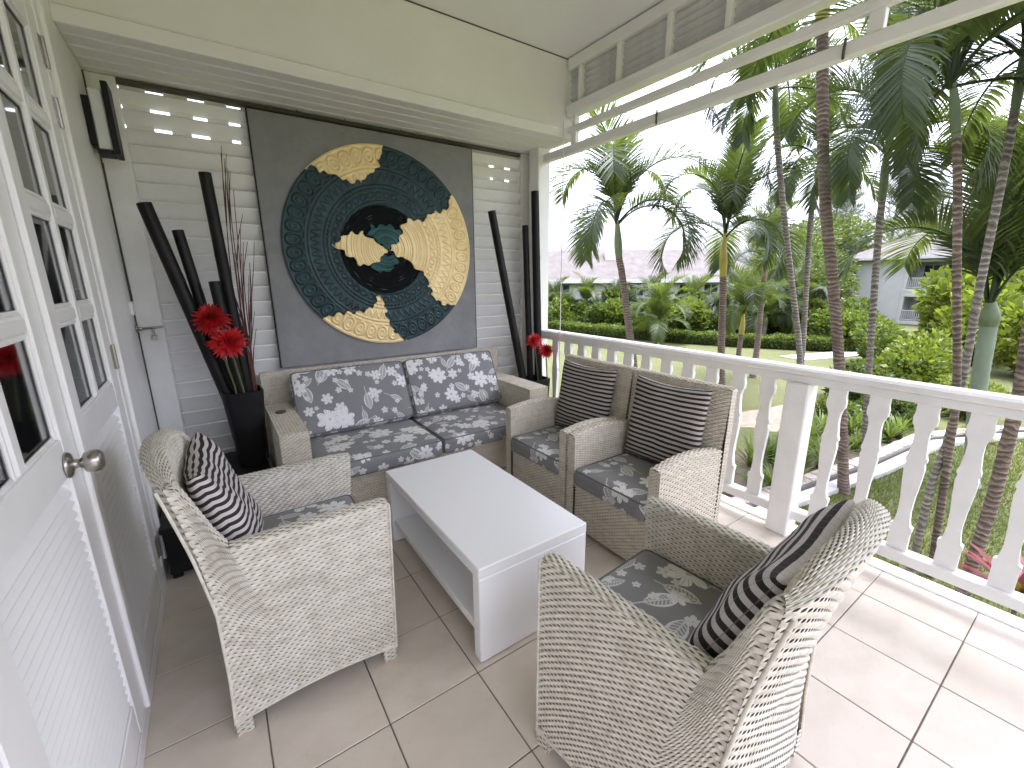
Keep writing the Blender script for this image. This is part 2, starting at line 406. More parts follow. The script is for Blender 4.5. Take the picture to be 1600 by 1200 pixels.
# backing strips close the gaps between slats, open in three rows of light slots
slots={2.43:[(-.137,-.057),(.056,.137),(.25,.323),(1.55,1.66)],2.332:[(-.13,-.04),(.07,.14),(.25,.31),(2.14,2.19),(2.30,2.36)],2.234:[(-.125,-.045),(.05,.14),(.255,.30),(2.15,2.18),(2.30,2.35)]}
bk=MB()
for z in zs:
    z2=z+.049; key=[k for k in slots if abs(k-z2)<.049]
    cuts=slots[key[0]] if key else []
    x=-.25
    for a,b in cuts+[(2.45,2.45)]:
        bk.box(x,a,WY+(.018 if key else .048),WY+(.03 if key else .06),z2-.049,z2+.049,.001); x=b
bk.build('backing_board',louvw,wall_back)
# left wall with the door opening
wall_left=MB(); wall_left.box(WX-.14,WX,2.40,WY+.05,0,CZ,.002); wall_left.box(WX-.14,WX,FY0,.84,0,CZ,.002); wall_left.box(WX-.14,WX,.84,2.40,2.36,CZ,.002); wall_left.box(-1.45,-1.35,FY0,WY,0,CZ,.002)  # last box is an unseen panel added to stop sky light leaking in
wall_left=wall_left.build('wall_left',white); tag(wall_left,'white painted house wall with the double doors','wall',kind='structure')
B(WX,WX+.018,2.40,WY-.021,0,.105,.005).build('skirting_board',white,wall_left)
B(WX-.10,WX+.022,.84,2.40,0,.062,.005).build('threshold',white,wall_left)
B(WX+.001,WX+.02,.80,2.399,.063,.078,.002).build('threshold_groove',gap,wall_left)
for (y0,y1) in ((2.40,2.475),(.765,.84)):
    B(WX,WX+.022,y0,y1,.106,2.43,.006).build('architrave',white,wall_left)
B(WX,WX+.024,.765,2.475,2.4305,2.50,.006).build('architrave',white,wall_left)
B(WX,WX+.034,2.476,2.50,.106,2.50,.004).build('architrave_bead',white,wall_left)
MB().tube([(WX+.004,WY-.028,2.5),(WX+.004,WY-.028,.106)],.004,6).build('corner_bead',gap,wall_left)

# doors --------------------------------------------------------------
curt=[];n=240
for i in range(n+1):
    y=.80+1.64*i/n; x=-.455+.022*math.sin(i*.42)+.014*math.sin(i*.97+1)+.01*math.sin(i*.23)
    curt+= [(x,y,.02),(x,y,2.4)]
cf=[(2*i,2*i+2,2*i+3,2*i+1) for i in range(n)]
cm=mesh_np('curtain',curt,cf,smooth=True)
curtm=paint('grey_curtain_fabric',(.46,.45,.435),.9,.15,4,.2)
tag(add_obj('curtain',cm,curtm),'grey pleated curtain hanging behind the door panes','curtain')
def door_leaf(name,W,label,nslat=24):
    """local: y from 0 (hinge side far) ... leaf spans y 0..W, x thickness -.02...02, z 0..2.27"""
    r=empty(name,label=label,cat='door')
    t=.019; st=.115
    for y0,y1 in ((0,st),(W-st,W)): B(-t,t,y0,y1,0,2.27,.004).build('stile',doorw,r)
    for z0,z1 in ((0,.115),(.865,.965),(2.17,2.27)): B(-t+.001,t-.001,st,W-st,z0,z1,.003).build('rail',doorw,r)
    # glazing: 2 columns x 4 rows
    gz0,gz1=.965,2.17; mu=.045; hw=(W-2*st-mu)/2; rows=4; rh=(gz1-gz0-3*mu)/4
    B(-t+.004,t-.003,st+hw,st+hw+mu,gz0,gz1,.008).build('glazing_bar',doorw,r)
    for k in range(1,rows):
        z=gz0+k*rh+(k-1)*mu
        for c in (0,1):
            y0=st+c*(hw+mu); B(-t+.005,t-.004,y0,y0+hw,z,z+mu,.008).build('glazing_bar',doorw,r)
    for k in range(rows):
        for c in (0,1):
            y0=st+c*(hw+mu); z=gz0+k*(rh+mu)
            p=B(-.003,.003,y0+.002,y0+hw-.002,z+.002,z+rh-.002,.001).build('pane',glass,r)
            q=MB()
            for s_ in (-1,1):
                q.box(.003,.012,y0,y0+.012,z,z+rh,.003) if s_<0 else q.box(.003,.012,y0+hw-.012,y0+hw,z,z+rh,.003)
            q.box(.003,.012,y0+.012,y0+hw-.012,z,z+.012,.003); q.box(.003,.012,y0+.012,y0+hw-.012,z+rh-.012,z+rh,.003)
            q.build('glazing_bead',doorw,p)
    s2=MB(); T=Matrix.Rotation(math.radians(52),4,'Y'); s2.box(-.021,.021,st-.004,W-st+.004,-.0035,.0035,.0025,T); sm=s2.mesh('louvre_slat'); sm.materials.append(doorw)
    for k in range(nslat):
        add_obj('louvre_slat',sm,None,r,(0,0,.128+(.865-.14)*(k+.35)/nslat))
    B(-.006,-.003,st,W-st,.115,.865,.001).build('louvre_backing',doorw,r)
    return r
DZ=.072
leafB=door_leaf('french_door',.745,'far white door leaf with glass panes above louvres, hinged beside the wall lamp')
leafB.location=(WX+.004,1.628,DZ)
for z in (.11,1.0,1.90,2.09):
    h=MB(); h.tube([(.024,.752,z),(.024,.752,z+.10)],.0065,8); h.box(.018,.022,.715,.75,z+.004,z+.096,.001); h.build('hinge',steel,leafB)
leafA=door_leaf('french_door',.745,'near white door leaf with the round steel knob')
leafA.location=(WX+.004,.868,DZ)
k=MB(); k.lathe([(.0,.019),(.034,.019),(.034,.023),(.028,.028),(.012,.031),(.011,.042),(.015,.048),(.026,.054),(.0295,.068),(.028,.080),(.020,.088),(.0,.090)],(0,.625,.895),'X',28); k.build('door_knob',steel,leafA)
B(.0195,.034,.725,.762,0,2.27,.004).build('meeting_strip',doorw,leafA)

# wall lamp, latch, switch -----------------------------------------------------------
lamp=empty('wall_lamp',(WX,3.23,2.06),label='black framed box wall lamp with white diffuser near the corner',cat='wall lamp')
B(0,.028,-.06,.06,.04,.26,.003).build('back_plate',blackp,lamp)
dif=Mat('opal_acrylic',(.74,.75,.74),.35); dif.p.inputs['Subsurface Weight'].default_value=.3
B(.0285,.085,-.052,.052,.022,.30,.006).build('diffuser',dif.m,lamp)
fr=MB(); fr.box(.0855,.112,-.075,.075,0,.335,.003); fr.box(.02,.085,-.06,.06,0,.02,.002); fr.build('frame',blackp,lamp)
latch=empty('barrel_latch',(WX,3.375,1.15),label='small steel hook latch with keeper at the wall corner',cat='latch')
l=MB(); l.lathe([(0,0),(.022,0),(.022,.006),(.012,.012),(.009,.03)],(0,-.02,0),'X',16); l.build('rose',steel,latch)
MB().tube([(.03,-.02,0),(.05,-.004,.0),(.085,.012,0),(.125,.016,.004)],.007,8).build('arm',steel,latch)
l=MB(); l.tube([(.075,.01,.0),(.075,.01,-.045)],.006,8); l.box(.063,.087,.002,.018,-.075,-.045,.003); l.build('keeper',steel,latch)
sw=empty('switch_box',(WX,3.30,1.235),label='small white switch box above the latch',cat='switch')
B(0,.018,-.035,.045,0,.075,.004).build('housing',white,sw); B(.0182,.024,-.008,.016,.02,.055,.002).build('rocker',doorw,sw)
cl=MB().tube([(WX+.012,3.36,2.05),(WX+.010,3.365,1.7),(WX+.012,3.37,1.31)],.0025,5).build('lamp_cable',gap); tag(cl,'thin dark cable running down from the wall lamp to the switch box','cable')

# column, frieze, bars ------------------------------------------------------------------
colm=B(2.47,2.60,3.17,3.30,0,CZ-.003,.006).build('column',white); tag(colm,'white square timber column at the corner by the railing','column')
B(2.541,2.62,3.301,WY+.05,0,UZ,.004).build('corner_board',louvw,colm)
frz=empty('frieze_screen',(FRX,0,0),label='louvred frieze with white battens and two hanging bars above the railing',cat='frieze')
YA,YB=-1.25,BY-.016
B(-.03,.05,YA,YB,CZ-.085,CZ-.008,.005).build('top_rail',white,frz)
B(-.035,.055,YA,YB,2.655,2.735,.008).build('bottom_rail',white,frz)
B(-.045,-.036,YA,YB,2.70,2.728,.003).build('bead',white,frz)
by=[2.73,2.355,1.955,1.575,1.19,.80,.41,.02,-.37,-.76]
for y in by: B(-.028,.045,y-.018,y+.018,2.7355,CZ-.0855,.004).build('batten',white,frz)
fs_=MB(); T=Matrix.Rotation(math.radians(58),4,'Y'); fs_.box(-.034,.034,YA,YB,-.004,.004,.003,T); fsm=fs_.mesh('louvre_slat'); fsm.materials.append(greyw)
for k in range(6): add_obj('louvre_slat',fsm,None,frz,(.018,0,2.757+.042*k))
B(-.02,.02,YA,YB,2.535,2.585,.006).build('bar',white,frz)
B(-.022,.03,YA,3.168,2.385,2.452,.008).build('bar',white,frz)
for y in (2.80,.89): B(-.018,.02,y-.03,y+.03,2.4525,2.5345,.003).build('spacer_block',white,frz)
for y in (2.80,.89): B(-.017,.019,y-.02,y+.02,2.5855,2.6545,.003).build('spacer_block',white,frz)
for y in (2.0,.99):
    MB().tube([(-.03,y,2.46),(-.034,y,2.42),(-.03,y,2.378)],.006,6).build('clip',gap,frz)
cord=MB().tube([(FRX-.06,2.86,2.62),(FRX-.058,2.86,1.6),(FRX-.06,2.86,.62)],.0035,6).build('blind_cord',white); tag(cord,'thin white pull cord hanging beside the corner column','cord')

# railing -------------------------------------------------------------------------------
RX=2.535
rail=empty('railing',(RX,0,0),label='white balustrade with flat scroll-cut balusters along the open side',cat='railing')
tr=MB(); tr.box(-.050,.050,YA,3.169,.921,.963,.012); tr.box(-.033,.033,YA,3.169,.880,.9205,.004); tr.build('top_rail',railm,rail)
B(-.032,.032,YA,3.169,.105,.162,.006).build('bottom_rail',railm,rail)
for y in (.955,-1.19): B(-.058,.058,y-.056,y+.056,.0005,.8795,.006).build('post',railm,rail)
prof=[(.0,.043),(.085,.043),(.10,.047),(.118,.047),(.125,.036),(.15,.030),(.19,.026),(.26,.029),(.34,.037),(.40,.041),(.425,.036),(.432,.042),(.445,.042),(.46,.036),(.52,.029),(.56,.029),(.585,.036),(.60,.046),(.63,.048),(.65,.043),(.692,.043)]
prof=[(h*.7170/.692,w*.86) for h,w in prof]; poly=[(w,h) for h,w in prof]+[(-w,h) for h,w in prof[::-1]]
bm_=MB(); bm_.prism(poly,-.014,.014,Matrix.Rotation(PI/2,4,'Z')); bme=bm_.mesh('baluster'); bme.materials.append(railm)
for k in list(range(-15,0))+list(range(1,14)):
    y=.955+.168*k
    if abs(y+1.2)<.1 or y<YA or y>3.12: continue
    add_obj('baluster',bme,None,rail,(rng.normal(0,.0015),y,.1625),(0,0,rng.normal(0,.02)))

# ------------------------------------------------------------------ woven furniture
def weave(P,nu,nv,seg=3,amp=.0028,back=True,flip=False,pair=True):
    """woven strands over the surface P(U,V)->(…,3); nu stakes across, nv strands high."""
    nU=nu*seg+1
    u=np.linspace(0,1,nU); rows=np.arange(nv)
    vv=((rows[:,None]+.5)+np.array([-.50,-.22,.22,.50])[None,:])/nv          # (nv,4)
    U=np.broadcast_to(u[None,None,:],(nv,4,nU)); Vv=np.broadcast_to(vv[:,:,None],(nv,4,nU))
    e=1e-3
    p=P(U,Vv); du=P(np.clip(U+e,0,1),Vv)-P(np.clip(U-e,0,1),Vv); dv=P(U,np.clip(Vv+e,0,1))-P(U,np.clip(Vv-e,0,1))
    n=np.cross(du,dv); n/=np.linalg.norm(n,axis=-1,keepdims=True)+1e-12
    if flip: n=-n
    ph=np.cos(PI*(u[None,None,:]*nu+rows[:,None,None]))
    cross=np.array([-.95,.3,.3,-.95])[None,:,None]
    off=amp*ph+amp*.75*cross
    p=p+n*off[...,None]
    idx=np.arange(nv*4*nU).reshape(nv,4,nU)
    q=np.stack([idx[:,:-1,:-1],idx[:,:-1,1:],idx[:,1:,1:],idx[:,1:,:-1]],-1).reshape(-1,4)
    V_=[p.reshape(-1,3)]; Q=[q[:,::-1] if flip else q]; base=nv*4*nU
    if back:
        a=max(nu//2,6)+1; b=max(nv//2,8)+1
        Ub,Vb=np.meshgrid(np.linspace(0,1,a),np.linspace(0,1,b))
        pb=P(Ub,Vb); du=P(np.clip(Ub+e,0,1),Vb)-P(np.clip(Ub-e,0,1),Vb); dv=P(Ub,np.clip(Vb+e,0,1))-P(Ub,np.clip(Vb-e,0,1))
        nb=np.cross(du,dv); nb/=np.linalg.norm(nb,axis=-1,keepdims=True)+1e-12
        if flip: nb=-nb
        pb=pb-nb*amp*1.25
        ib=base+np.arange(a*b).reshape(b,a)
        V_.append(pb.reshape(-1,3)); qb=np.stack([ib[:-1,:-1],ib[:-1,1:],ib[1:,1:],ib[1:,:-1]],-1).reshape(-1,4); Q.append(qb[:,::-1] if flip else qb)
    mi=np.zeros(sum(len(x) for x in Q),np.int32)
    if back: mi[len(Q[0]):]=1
    return np.concatenate(V_),np.concatenate(Q),mi
def join(parts):
    V_,Q,I,b=[],[],[],0
    for v,q,mi in parts: V_.append(v); Q.append(q+b); I.append(mi); b+=len(v)
    return np.concatenate(V_),np.concatenate(Q),np.concatenate(I)
def quad_surface(p00,p10,p11,p01):
    p00,p10,p11,p01=[np.array(p,float) for p in (p00,p10,p11,p01)]
    def P(U,V):
        U=U[...,None];V=V[...,None]; return (p00*(1-U)+p10*U)*(1-V)+(p01*(1-U)+p11*U)*V
    return P
def weave_quad(p00,p10,p11,p01,stake=.018,row=.0095,**kw):
    a=np.linalg.norm(np.array(p10)-np.array(p00)); b=np.linalg.norm(np.array(p01)-np.array(p00))
    return weave(quad_surface(p00,p10,p11,p01),max(2,round(a/stake)),max(2,round(b/row)),**kw)
def weave_box(lo,hi,faces='xXyYZ',row=.0095,stake=.018,**kw):
    x0,y0,z0=lo;x1,y1,z1=hi; r=[]
    F={'y':((x0,y0,z0),(x1,y0,z0),(x1,y0,z1),(x0,y0,z1)),'Y':((x1,y1,z0),(x0,y1,z0),(x0,y1,z1),(x1,y1,z1)),
       'X':((x1,y0,z0),(x1,y1,z0),(x1,y1,z1),(x1,y0,z1)),'x':((x0,y1,z0),(x0,y0,z0),(x0,y0,z1),(x0,y1,z1)),
       'Z':((x0,y0,z1),(x1,y0,z1),(x1,y1,z1),(x0,y1,z1)),'z':((x0,y1,z0),(x1,y1,z0),(x1,y0,z0),(x0,y0,z0))}
    for f in faces: r.append(weave_quad(*F[f],row=row,stake=stake,**kw))
    return join(r)
under=paint('weave_gap_shade',(.20,.165,.12),.8,.2,12)  # dark backing colour paints in the shade between the woven strands
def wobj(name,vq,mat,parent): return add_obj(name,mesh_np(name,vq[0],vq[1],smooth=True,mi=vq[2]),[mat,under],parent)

def rounded_box_mesh(name,lx,ly,lz,r,puff=(0,0,.012),n=14,mats=None,uvoff=(0,0),crown=.0,seam=True):
    """cushion: rounded box centred in x,y with base at z=0; uv in metres."""
    h=np.array([lx,ly,lz])/2; V_=[];Q=[];UV=[];b=0
    t=np.linspace(-1,1,n+1); t=np.sign(t)*np.abs(t)**.8
    A,Bb=np.meshgrid(t,t,indexing='ij')
    for ax in range(3):
        for sg in (-1,1):
            p=np.zeros(A.shape+(3,)); a,c=[k for k in range(3) if k!=ax]
            p[...,ax]=sg*h[ax]; p[...,a]=A*h[a]; p[...,c]=Bb*h[c]
            inner=np.clip(p,-(h-r),h-r); dd=p-inner; L=np.linalg.norm(dd,axis=-1,keepdims=True); L[L==0]=1
            q=inner+dd/L*r
            for k in range(3):
                o1,o2=[j for j in range(3) if j!=k]
                w=(1-(p[...,o1]/h[o1])**2)*(1-(p[...,o2]/h[o2])**2); q[...,k]+=np.sign(p[...,k])*(np.abs(p[...,k])/h[k])**3*puff[k]*w
            uv=np.stack([q[...,0],q[...,1]+ (0)],-1)
            if ax==1: uv=np.stack([q[...,0],sg*(h[1]+h[2]-q[...,2])],-1)
            if ax==0: uv=np.stack([sg*(h[0]+h[2]-q[...,2]),q[...,1]],-1)
            q=q.copy(); q[...,2]+=h[2]
            idx=b+np.arange((n+1)**2).reshape(n+1,n+1); b+=(n+1)**2
            f=np.stack([idx[:-1,:-1],idx[1:,:-1],idx[1:,1:],idx[:-1,1:]],-1).reshape(-1,4)
            if (sg<0) ^ (ax==1): f=f[:,::-1]
            V_.append(q.reshape(-1,3)); UV.append(uv.reshape(-1,2)+np.array(uvoff)); Q.append(f)
    return mesh_np(name,np.concatenate(V_),np.concatenate(Q),np.concatenate(UV),smooth=True)
pipem=paint('grey_piping_fabric',(.15,.15,.152),.85,.1,30,.2)
def piping(par,lx,ly,lz,r,rad=.005):
    pts=[];k=.293*r
    for cx,cy,a0 in ((1,1,0),(-1,1,PI/2),(-1,-1,PI),(1,-1,1.5*PI)):
        for j in range(5):
            a=a0+PI/2*j/4; q=r*.75; pts.append((cx*(lx/2-k-q)+q*math.cos(a),cy*(ly/2-k-q)+q*math.sin(a),lz-k))
    pts.append(pts[0]); pts.append(pts[1])
    MB().tube(pts,rad,6,cap=False).build('piping',pipem,par)
def pillow_mesh(name,w,h,t,bend=0.,seed=0,n=34,sag=.03,lump=.006,ex=.34):
    g=np.random.default_rng(seed); s=np.sin(np.linspace(-1,1,n+1)*PI/2); U,V=np.meshgrid(s,s,indexing='ij')
    X=U*w/2*(1-.05*(1-V*V)*np.abs(U)**3); Z=V*h/2*(1-.05*(1-U*U)*np.abs(V)**3)
    pr=lambda q:np.power(np.clip(1-np.abs(q)**2.4,0,1),ex)
    T=t/2*pr(U)*pr(V)
    k=g.uniform(0,6.28,6); L=lump*(np.sin(3*U+k[0])*np.sin(4*V+k[1])+.6*np.sin(7*U+k[2]+2*V)*np.sin(5*V+k[3]))*(T/(t/2))
    Z=Z-sag*(1-U**2)*(V>0)*V*.6
    Y0=bend*(U**2)
    V_=[np.stack([X,-(T+L)+Y0,Z],-1).reshape(-1,3),np.stack([X,(T+L)+Y0,Z],-1).reshape(-1,3)]
    def arc(a,b): d_=np.hypot(np.diff(a),np.diff(b)); c=np.concatenate([[0],np.cumsum(d_)]); return c/c[-1]
    au=arc(s*w/2,t/2*pr(s)); av=arc(s*h/2,t/2*pr(s)); AU,AV=np.meshgrid(au,av,indexing='ij'); uv=np.stack([AU,AV],-1).reshape(-1,2)
    idx=np.arange((n+1)**2).reshape(n+1,n+1); f=np.stack([idx[:-1,:-1],idx[1:,:-1],idx[1:,1:],idx[:-1,1:]],-1).reshape(-1,4)
    return mesh_np(name,np.concatenate(V_),np.concatenate([f,f[:,::-1]+(n+1)**2]),np.concatenate([uv,uv]),smooth=True)

# --- barrel armchairs (front = +y local, origin on the floor at the middle)
def interp(x,xs,ys): return np.interp(x,xs,ys)
def wz(z): return .312-.028*np.clip(z/.645,0,1)           # half width at height z
AT=.642
rear_z=[0,.055,.21,.45,.66,.83,.92]; rear_y=[-.252,-.25,-.243,-.243,-.272,-.302,-.318]
# top outline by arc length: arm, then wing edge
topo=np.array([(.300,AT-.004),(.27,AT+.002),(.1,AT+.004),(-.185,AT),(-.215,.70),(-.245,.78),(-.270,.845),(-.283,.868),(-.305,.872)])
tl=np.concatenate([[0],np.cumsum(np.linalg.norm(np.diff(topo,axis=0),axis=1))]); tl/=tl[-1]
def side_P(sx,thick=.052,vo=.60,vt=.065):
    # v: 0..vo outer face, vo..vo+vt top strip, rest inner face
    def P(U,V):
        ty_=interp(U,tl,topo[:,0]); tz_=interp(U,tl,topo[:,1])
        by_=.276-.526*U; bz_=.052+.022*np.sin(PI*U)
        v=np.clip(V/vo,0,1)
        yo=by_*(1-v)+ty_*v; zo=bz_*(1-v)+tz_*v; yo=yo+.034*np.sin(PI*v)*U**3
        xo=wz(zo)
        tt=np.clip((V-vo)/vt,0,1); vi=np.clip((V-vo-vt)/(1-vo-vt),0,1)
        yi=ty_*(1-vi)+np.clip(by_,-.20,1)*vi; zi=tz_*(1-vi)+.34*vi
        y=np.where(V<=vo,yo,np.where(V<=vo+vt,ty_,yi)); z=np.where(V<=vo,zo,np.where(V<=vo+vt,tz_+.006*np.sin(PI*tt),zi))
        x=np.where(V<=vo,xo,wz(tz_)-thick*tt)
        return np.stack([sx*x,y,z],-1)
    return P
def back_P(vo=.52,vt=.13):
    def P(U,V):
        a=2*U-1; zt=.872+.050*(1-np.abs(a)**2.6)
        v=np.clip(V/vo,0,1); zo=.052+(zt-.052)*v
        bul=(.010+.030*np.clip(v,0,1)**1.2)*(1-a*a)
        yo=interp(zo,rear_z,rear_y)-bul-.012*v**4
        tt=np.clip((V-vo)/vt,0,1); yt=interp(zt,rear_z,rear_y)-.040*(1-a*a)-.012
        rt=.062*(1-.72*np.abs(a)**5); ytp=yt+rt*tt; ztp=zt+.016*np.sin(PI*tt)
        vi=np.clip((V-vo-vt)/(1-vo-vt),0,1); yi=yt+rt+vi*(.085+.010*(1-a*a)); zi=zt-(zt-.36)*vi
        y=np.where(V<=vo,yo,np.where(V<=vo+vt,ytp,yi)); z=np.where(V<=vo,zo,np.where(V<=vo+vt,ztp,zi))
        hw=np.where(V<=vo,wz(zo)-.002,wz(.7)-.004-.03*np.where(V<=vo+vt,tt,1))
        # corners of the back turn forward a little
        y=y+.016*np.abs(a)**8
        return np.stack([-a*hw,y,z],-1)
    return P
def make_barrel(name,label):
    r=empty(name,label=label,cat='armchair',group='rounded wicker armchairs')
    for sx in (1,-1):
        nm='side_panel'
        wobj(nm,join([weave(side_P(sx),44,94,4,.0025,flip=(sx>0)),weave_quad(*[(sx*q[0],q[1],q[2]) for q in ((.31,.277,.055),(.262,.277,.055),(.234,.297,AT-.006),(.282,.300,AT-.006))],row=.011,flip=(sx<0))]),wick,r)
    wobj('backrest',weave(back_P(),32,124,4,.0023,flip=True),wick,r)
    for sx in (1,-1):
        bd=MB(); bd.tube([(sx*(wz(z)+.001),float(np.interp(z,rear_z,rear_y))-.000-.012*(z/.87)**4,z) for z in np.linspace(.05,.872,22)],.0045,8)
        bd.tube([(sx*(wz(z)+.001),.276+.025*(z/.64),z) for z in np.linspace(.05,AT-.004,12)],.0045,8)
        bd.tube([(sx*(.3105),.276-.526*u,.052+.022*math.sin(PI*u)) for u in np.linspace(0,1,18)],.0045,8); bd.build('edge_binding',wick,r)
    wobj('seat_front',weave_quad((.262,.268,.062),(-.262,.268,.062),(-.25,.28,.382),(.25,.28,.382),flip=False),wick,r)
    B(-.235,.235,-.20,.262,.345,.382,.004).build('seat_deck',wick,r)
    for sx in (1,-1):
        for y0,y1 in ((.228,.275),(-.25,-.203)):
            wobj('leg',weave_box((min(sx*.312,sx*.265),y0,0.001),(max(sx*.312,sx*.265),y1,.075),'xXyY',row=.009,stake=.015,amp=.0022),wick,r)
    me=rounded_box_mesh('seat_cushion',.462,.47,.085,.03,(.0,.0,.012),uvoff=(.13,.31)); piping(add_obj('seat_cushion',me,floral,r,(0,.050,.383)),.462,.47,.085,.03)
    return r
def copy_tree(o,parent=None):
    c=o.copy(); col.objects.link(c); c.parent=parent
    for ch in [x for x in o.children]: copy_tree(ch,c)
    return c
chL=make_barrel('wicker_armchair','rounded pale wicker armchair by the white doors, facing the table')
chR=copy_tree(chL); chR['label']='rounded pale wicker armchair in the foreground with its back to the camera'
chL.location=(.127,1.697,0); chL.rotation_euler=(0,0,-PI/2)
chR.location=(.985,.572,0); chR.rotation_euler=(0,0,math.radians(4.5))
def on_chair(ch,x,y,z): a=ch.rotation_euler.z; return (ch.location.x+x*math.cos(a)-y*math.sin(a),ch.location.y+x*math.sin(a)+y*math.cos(a),z)
pl=add_obj('throw_pillow',pillow_mesh('throw_pillow',.46,.45,.13,.02,3,lump=.010),stripeL,None); tag(pl,'wavy brown and white striped pillow on the armchair by the doors','pillow')
pl.location=on_chair(chL,.0,-.185,.655); pl.rotation_euler=(math.radians(19),0,-PI/2)
pr=add_obj('throw_pillow',pillow_mesh('throw_pillow',.47,.45,.13,.02,5,lump=.008),stripeR,None); tag(pr,'broad striped cream and dark pillow on the foreground armchair','pillow')
pr.location=on_chair(chR,.02,-.195,.668); pr.rotation_euler=(math.radians(25),0,math.radians(4.5))

# --- square armchairs by the railing (front = +y local)
def make_square(name,label):
    r=empty(name,label=label,cat='armchair',group='square wicker armchairs')
    w=.305; th=.056; zf=.572
    def armP(sx,vo=.47,vt=.06):
        def P(U,V):
            y=.285-.50*U; zt=zf-.006+.034*np.sin(PI*np.clip(U*.9+.12,0,1))
            v=np.clip(V/vo,0,1); zo=.03+(zt-.03)*v; tt=np.clip((V-vo)/vt,0,1); vi=np.clip((V-vo-vt)/(1-vo-vt),0,1)
            z=np.where(V<=vo,zo,np.where(V<=vo+vt,zt+.007*np.sin(PI*tt),zt-(zt-.28)*vi)); x=w-th*tt
            return np.stack([sx*x,y+0*V,z+0*U],-1)
        return P
    for sx in (1,-1):
        xa,xb=sorted((sx*w,sx*(w-th)))
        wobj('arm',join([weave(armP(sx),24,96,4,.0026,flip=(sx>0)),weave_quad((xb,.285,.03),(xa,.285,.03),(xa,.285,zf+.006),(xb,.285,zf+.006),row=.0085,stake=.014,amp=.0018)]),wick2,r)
    # slanted back slab
    def backP(vo=.50,vt=.05):
        def P(U,V):
            v=np.clip(V/vo,0,1); tt=np.clip((V-vo)/vt,0,1); vi=np.clip((V-vo-vt)/(1-vo-vt),0,1)
            zo=.03+.85*v; yo=-.25-.05*np.clip((zo-.3)/.58,0,1)
            z=np.where(V<=vo,zo,np.where(V<=vo+vt,.88+.006*np.sin(PI*tt),.88-.56*vi)); y=np.where(V<=vo,yo,np.where(V<=vo+vt,-.30+.052*tt,-.248+.075*vi))
            return np.stack([w*(1-2*U),y+0*U,z+0*U],-1)
        return P
    parts=[weave(backP(),30,124,4,.0026,flip=True)]
    for sx in (1,-1):
        parts.append(weave_quad(*[(sx*w,y,z) for y,z in ((-.215,.03),(-.25,.03),(-.30,.88),(-.248,.88))][:4],row=.0085,stake=.014,amp=.0016,flip=(sx>0)))
    wobj('backrest',join(parts),wick2,r)
    wobj('seat_front',weave_quad((w-th,.270,.03),(-w+th,.270,.03),(-w+th,.270,.29),(w-th,.270,.29),amp=.0024),wick2,r)
    B(-w+th+.002,w-th-.002,-.24,.264,.25,.288,.004).build('seat_deck',wick2,r)
    for sx in (1,-1):
        for y in (.25,-.24): B(sx*.27-.02,sx*.27+.02,y-.02,y+.02,0,.031,.004).build('leg',wick2,r)
    me=rounded_box_mesh('seat_cushion',.492,.50,.105,.028,(.0,.006,.012),uvoff=(.55,.72)); piping(add_obj('seat_cushion',me,floral,r,(0,.045,.290)),.492,.50,.105,.028)
    return r
M1=make_square('square_armchair','square beige wicker armchair nearest the sofa, back to the railing')
M2=copy_tree(M1); M2['label']='square beige wicker armchair next to the railing post, farther from the sofa'
M1.location=(1.825,2.008,0); M1.rotation_euler=(0,0,PI/2)
M2.location=(1.825,1.385,0); M2.rotation_euler=(0,0,PI/2)
for (y,s,lab,a) in ((2.035,11,'dark striped pillow on the square armchair nearest the sofa',.05),(1.40,12,'dark striped pillow on the square armchair next to the railing post',.02)):
    p=add_obj('throw_pillow',pillow_mesh('throw_pillow',.46,.47,.11,.0,s,lump=.007,sag=.015),stripeM); tag(p,lab,'pillow')
    p.location=(1.972,y-.02,.640); p.rotation_euler=(math.radians(10),0,PI/2+a)

# --- sofa
sofa=empty('wicker_sofa',(1.16,2.96,0),label='beige wicker two-seat sofa with grey floral cushions under the artwork',cat='sofa')
def W(lo,hi,faces,**kw):
    return weave_box((lo[0]-1.16,lo[1]-2.96,lo[2]),(hi[0]-1.16,hi[1]-2.96,hi[2]),faces,amp=.0024,seg=3,**kw)
wobj('arm',W((.205,2.56,.03),(.358,3.30,.592),'xXyZ'),wick2,sofa)
wobj('arm',W((1.925,2.56,.03),(2.105,3.30,.592),'xXyZ'),wick2,sofa)
wobj('backrest',join([W((.205,3.29,.03),(2.105,3.345,.812),'yxXZY')]),wick2,sofa)
wobj('seat_front',W((.359,2.535,.03),(1.924,2.56,.272),'yZ'),wick2,sofa)
B(.36-1.16,1.923-1.16,2.57-2.96,3.28-2.96,.235,.268,.004).build('seat_deck',wick2,sofa)
for x in (.23,2.08):
    for y in (2.59,3.31): B(x-1.18,x-1.14,y-2.98,y-2.94,0,.031,.003).build('leg',wick2,sofa)
hole=MB().lathe([(.0,.0),(.03,.0),(.034,.004),(.03,.008),(.02,.003),(0,.001)],(.275-1.16,3.03-2.96,.596),'Z',20).build('arm_cap',gap,sofa)
for x,o in ((.756,(0,0)),(1.535,(.9,.37))):
    me=rounded_box_mesh('seat_cushion',.772,.60,.118,.03,(.0,.008,.012),uvoff=o); piping(add_obj('seat_cushion',me,floral,sofa,(x-1.16,2.765-2.96,.273)),.772,.60,.118,.03)
for x,o in ((.752,(.31,1.6)),(1.545,(1.5,2.2))):
    me=rounded_box_mesh('back_cushion',.785,.45,.13,.035,(.0,.006,.016),uvoff=o); piping(add_obj('back_cushion',me,floral,sofa,(x-1.16,3.155-2.96,.575),(math.radians(64),0,0)),.785,.45,.13,.035)

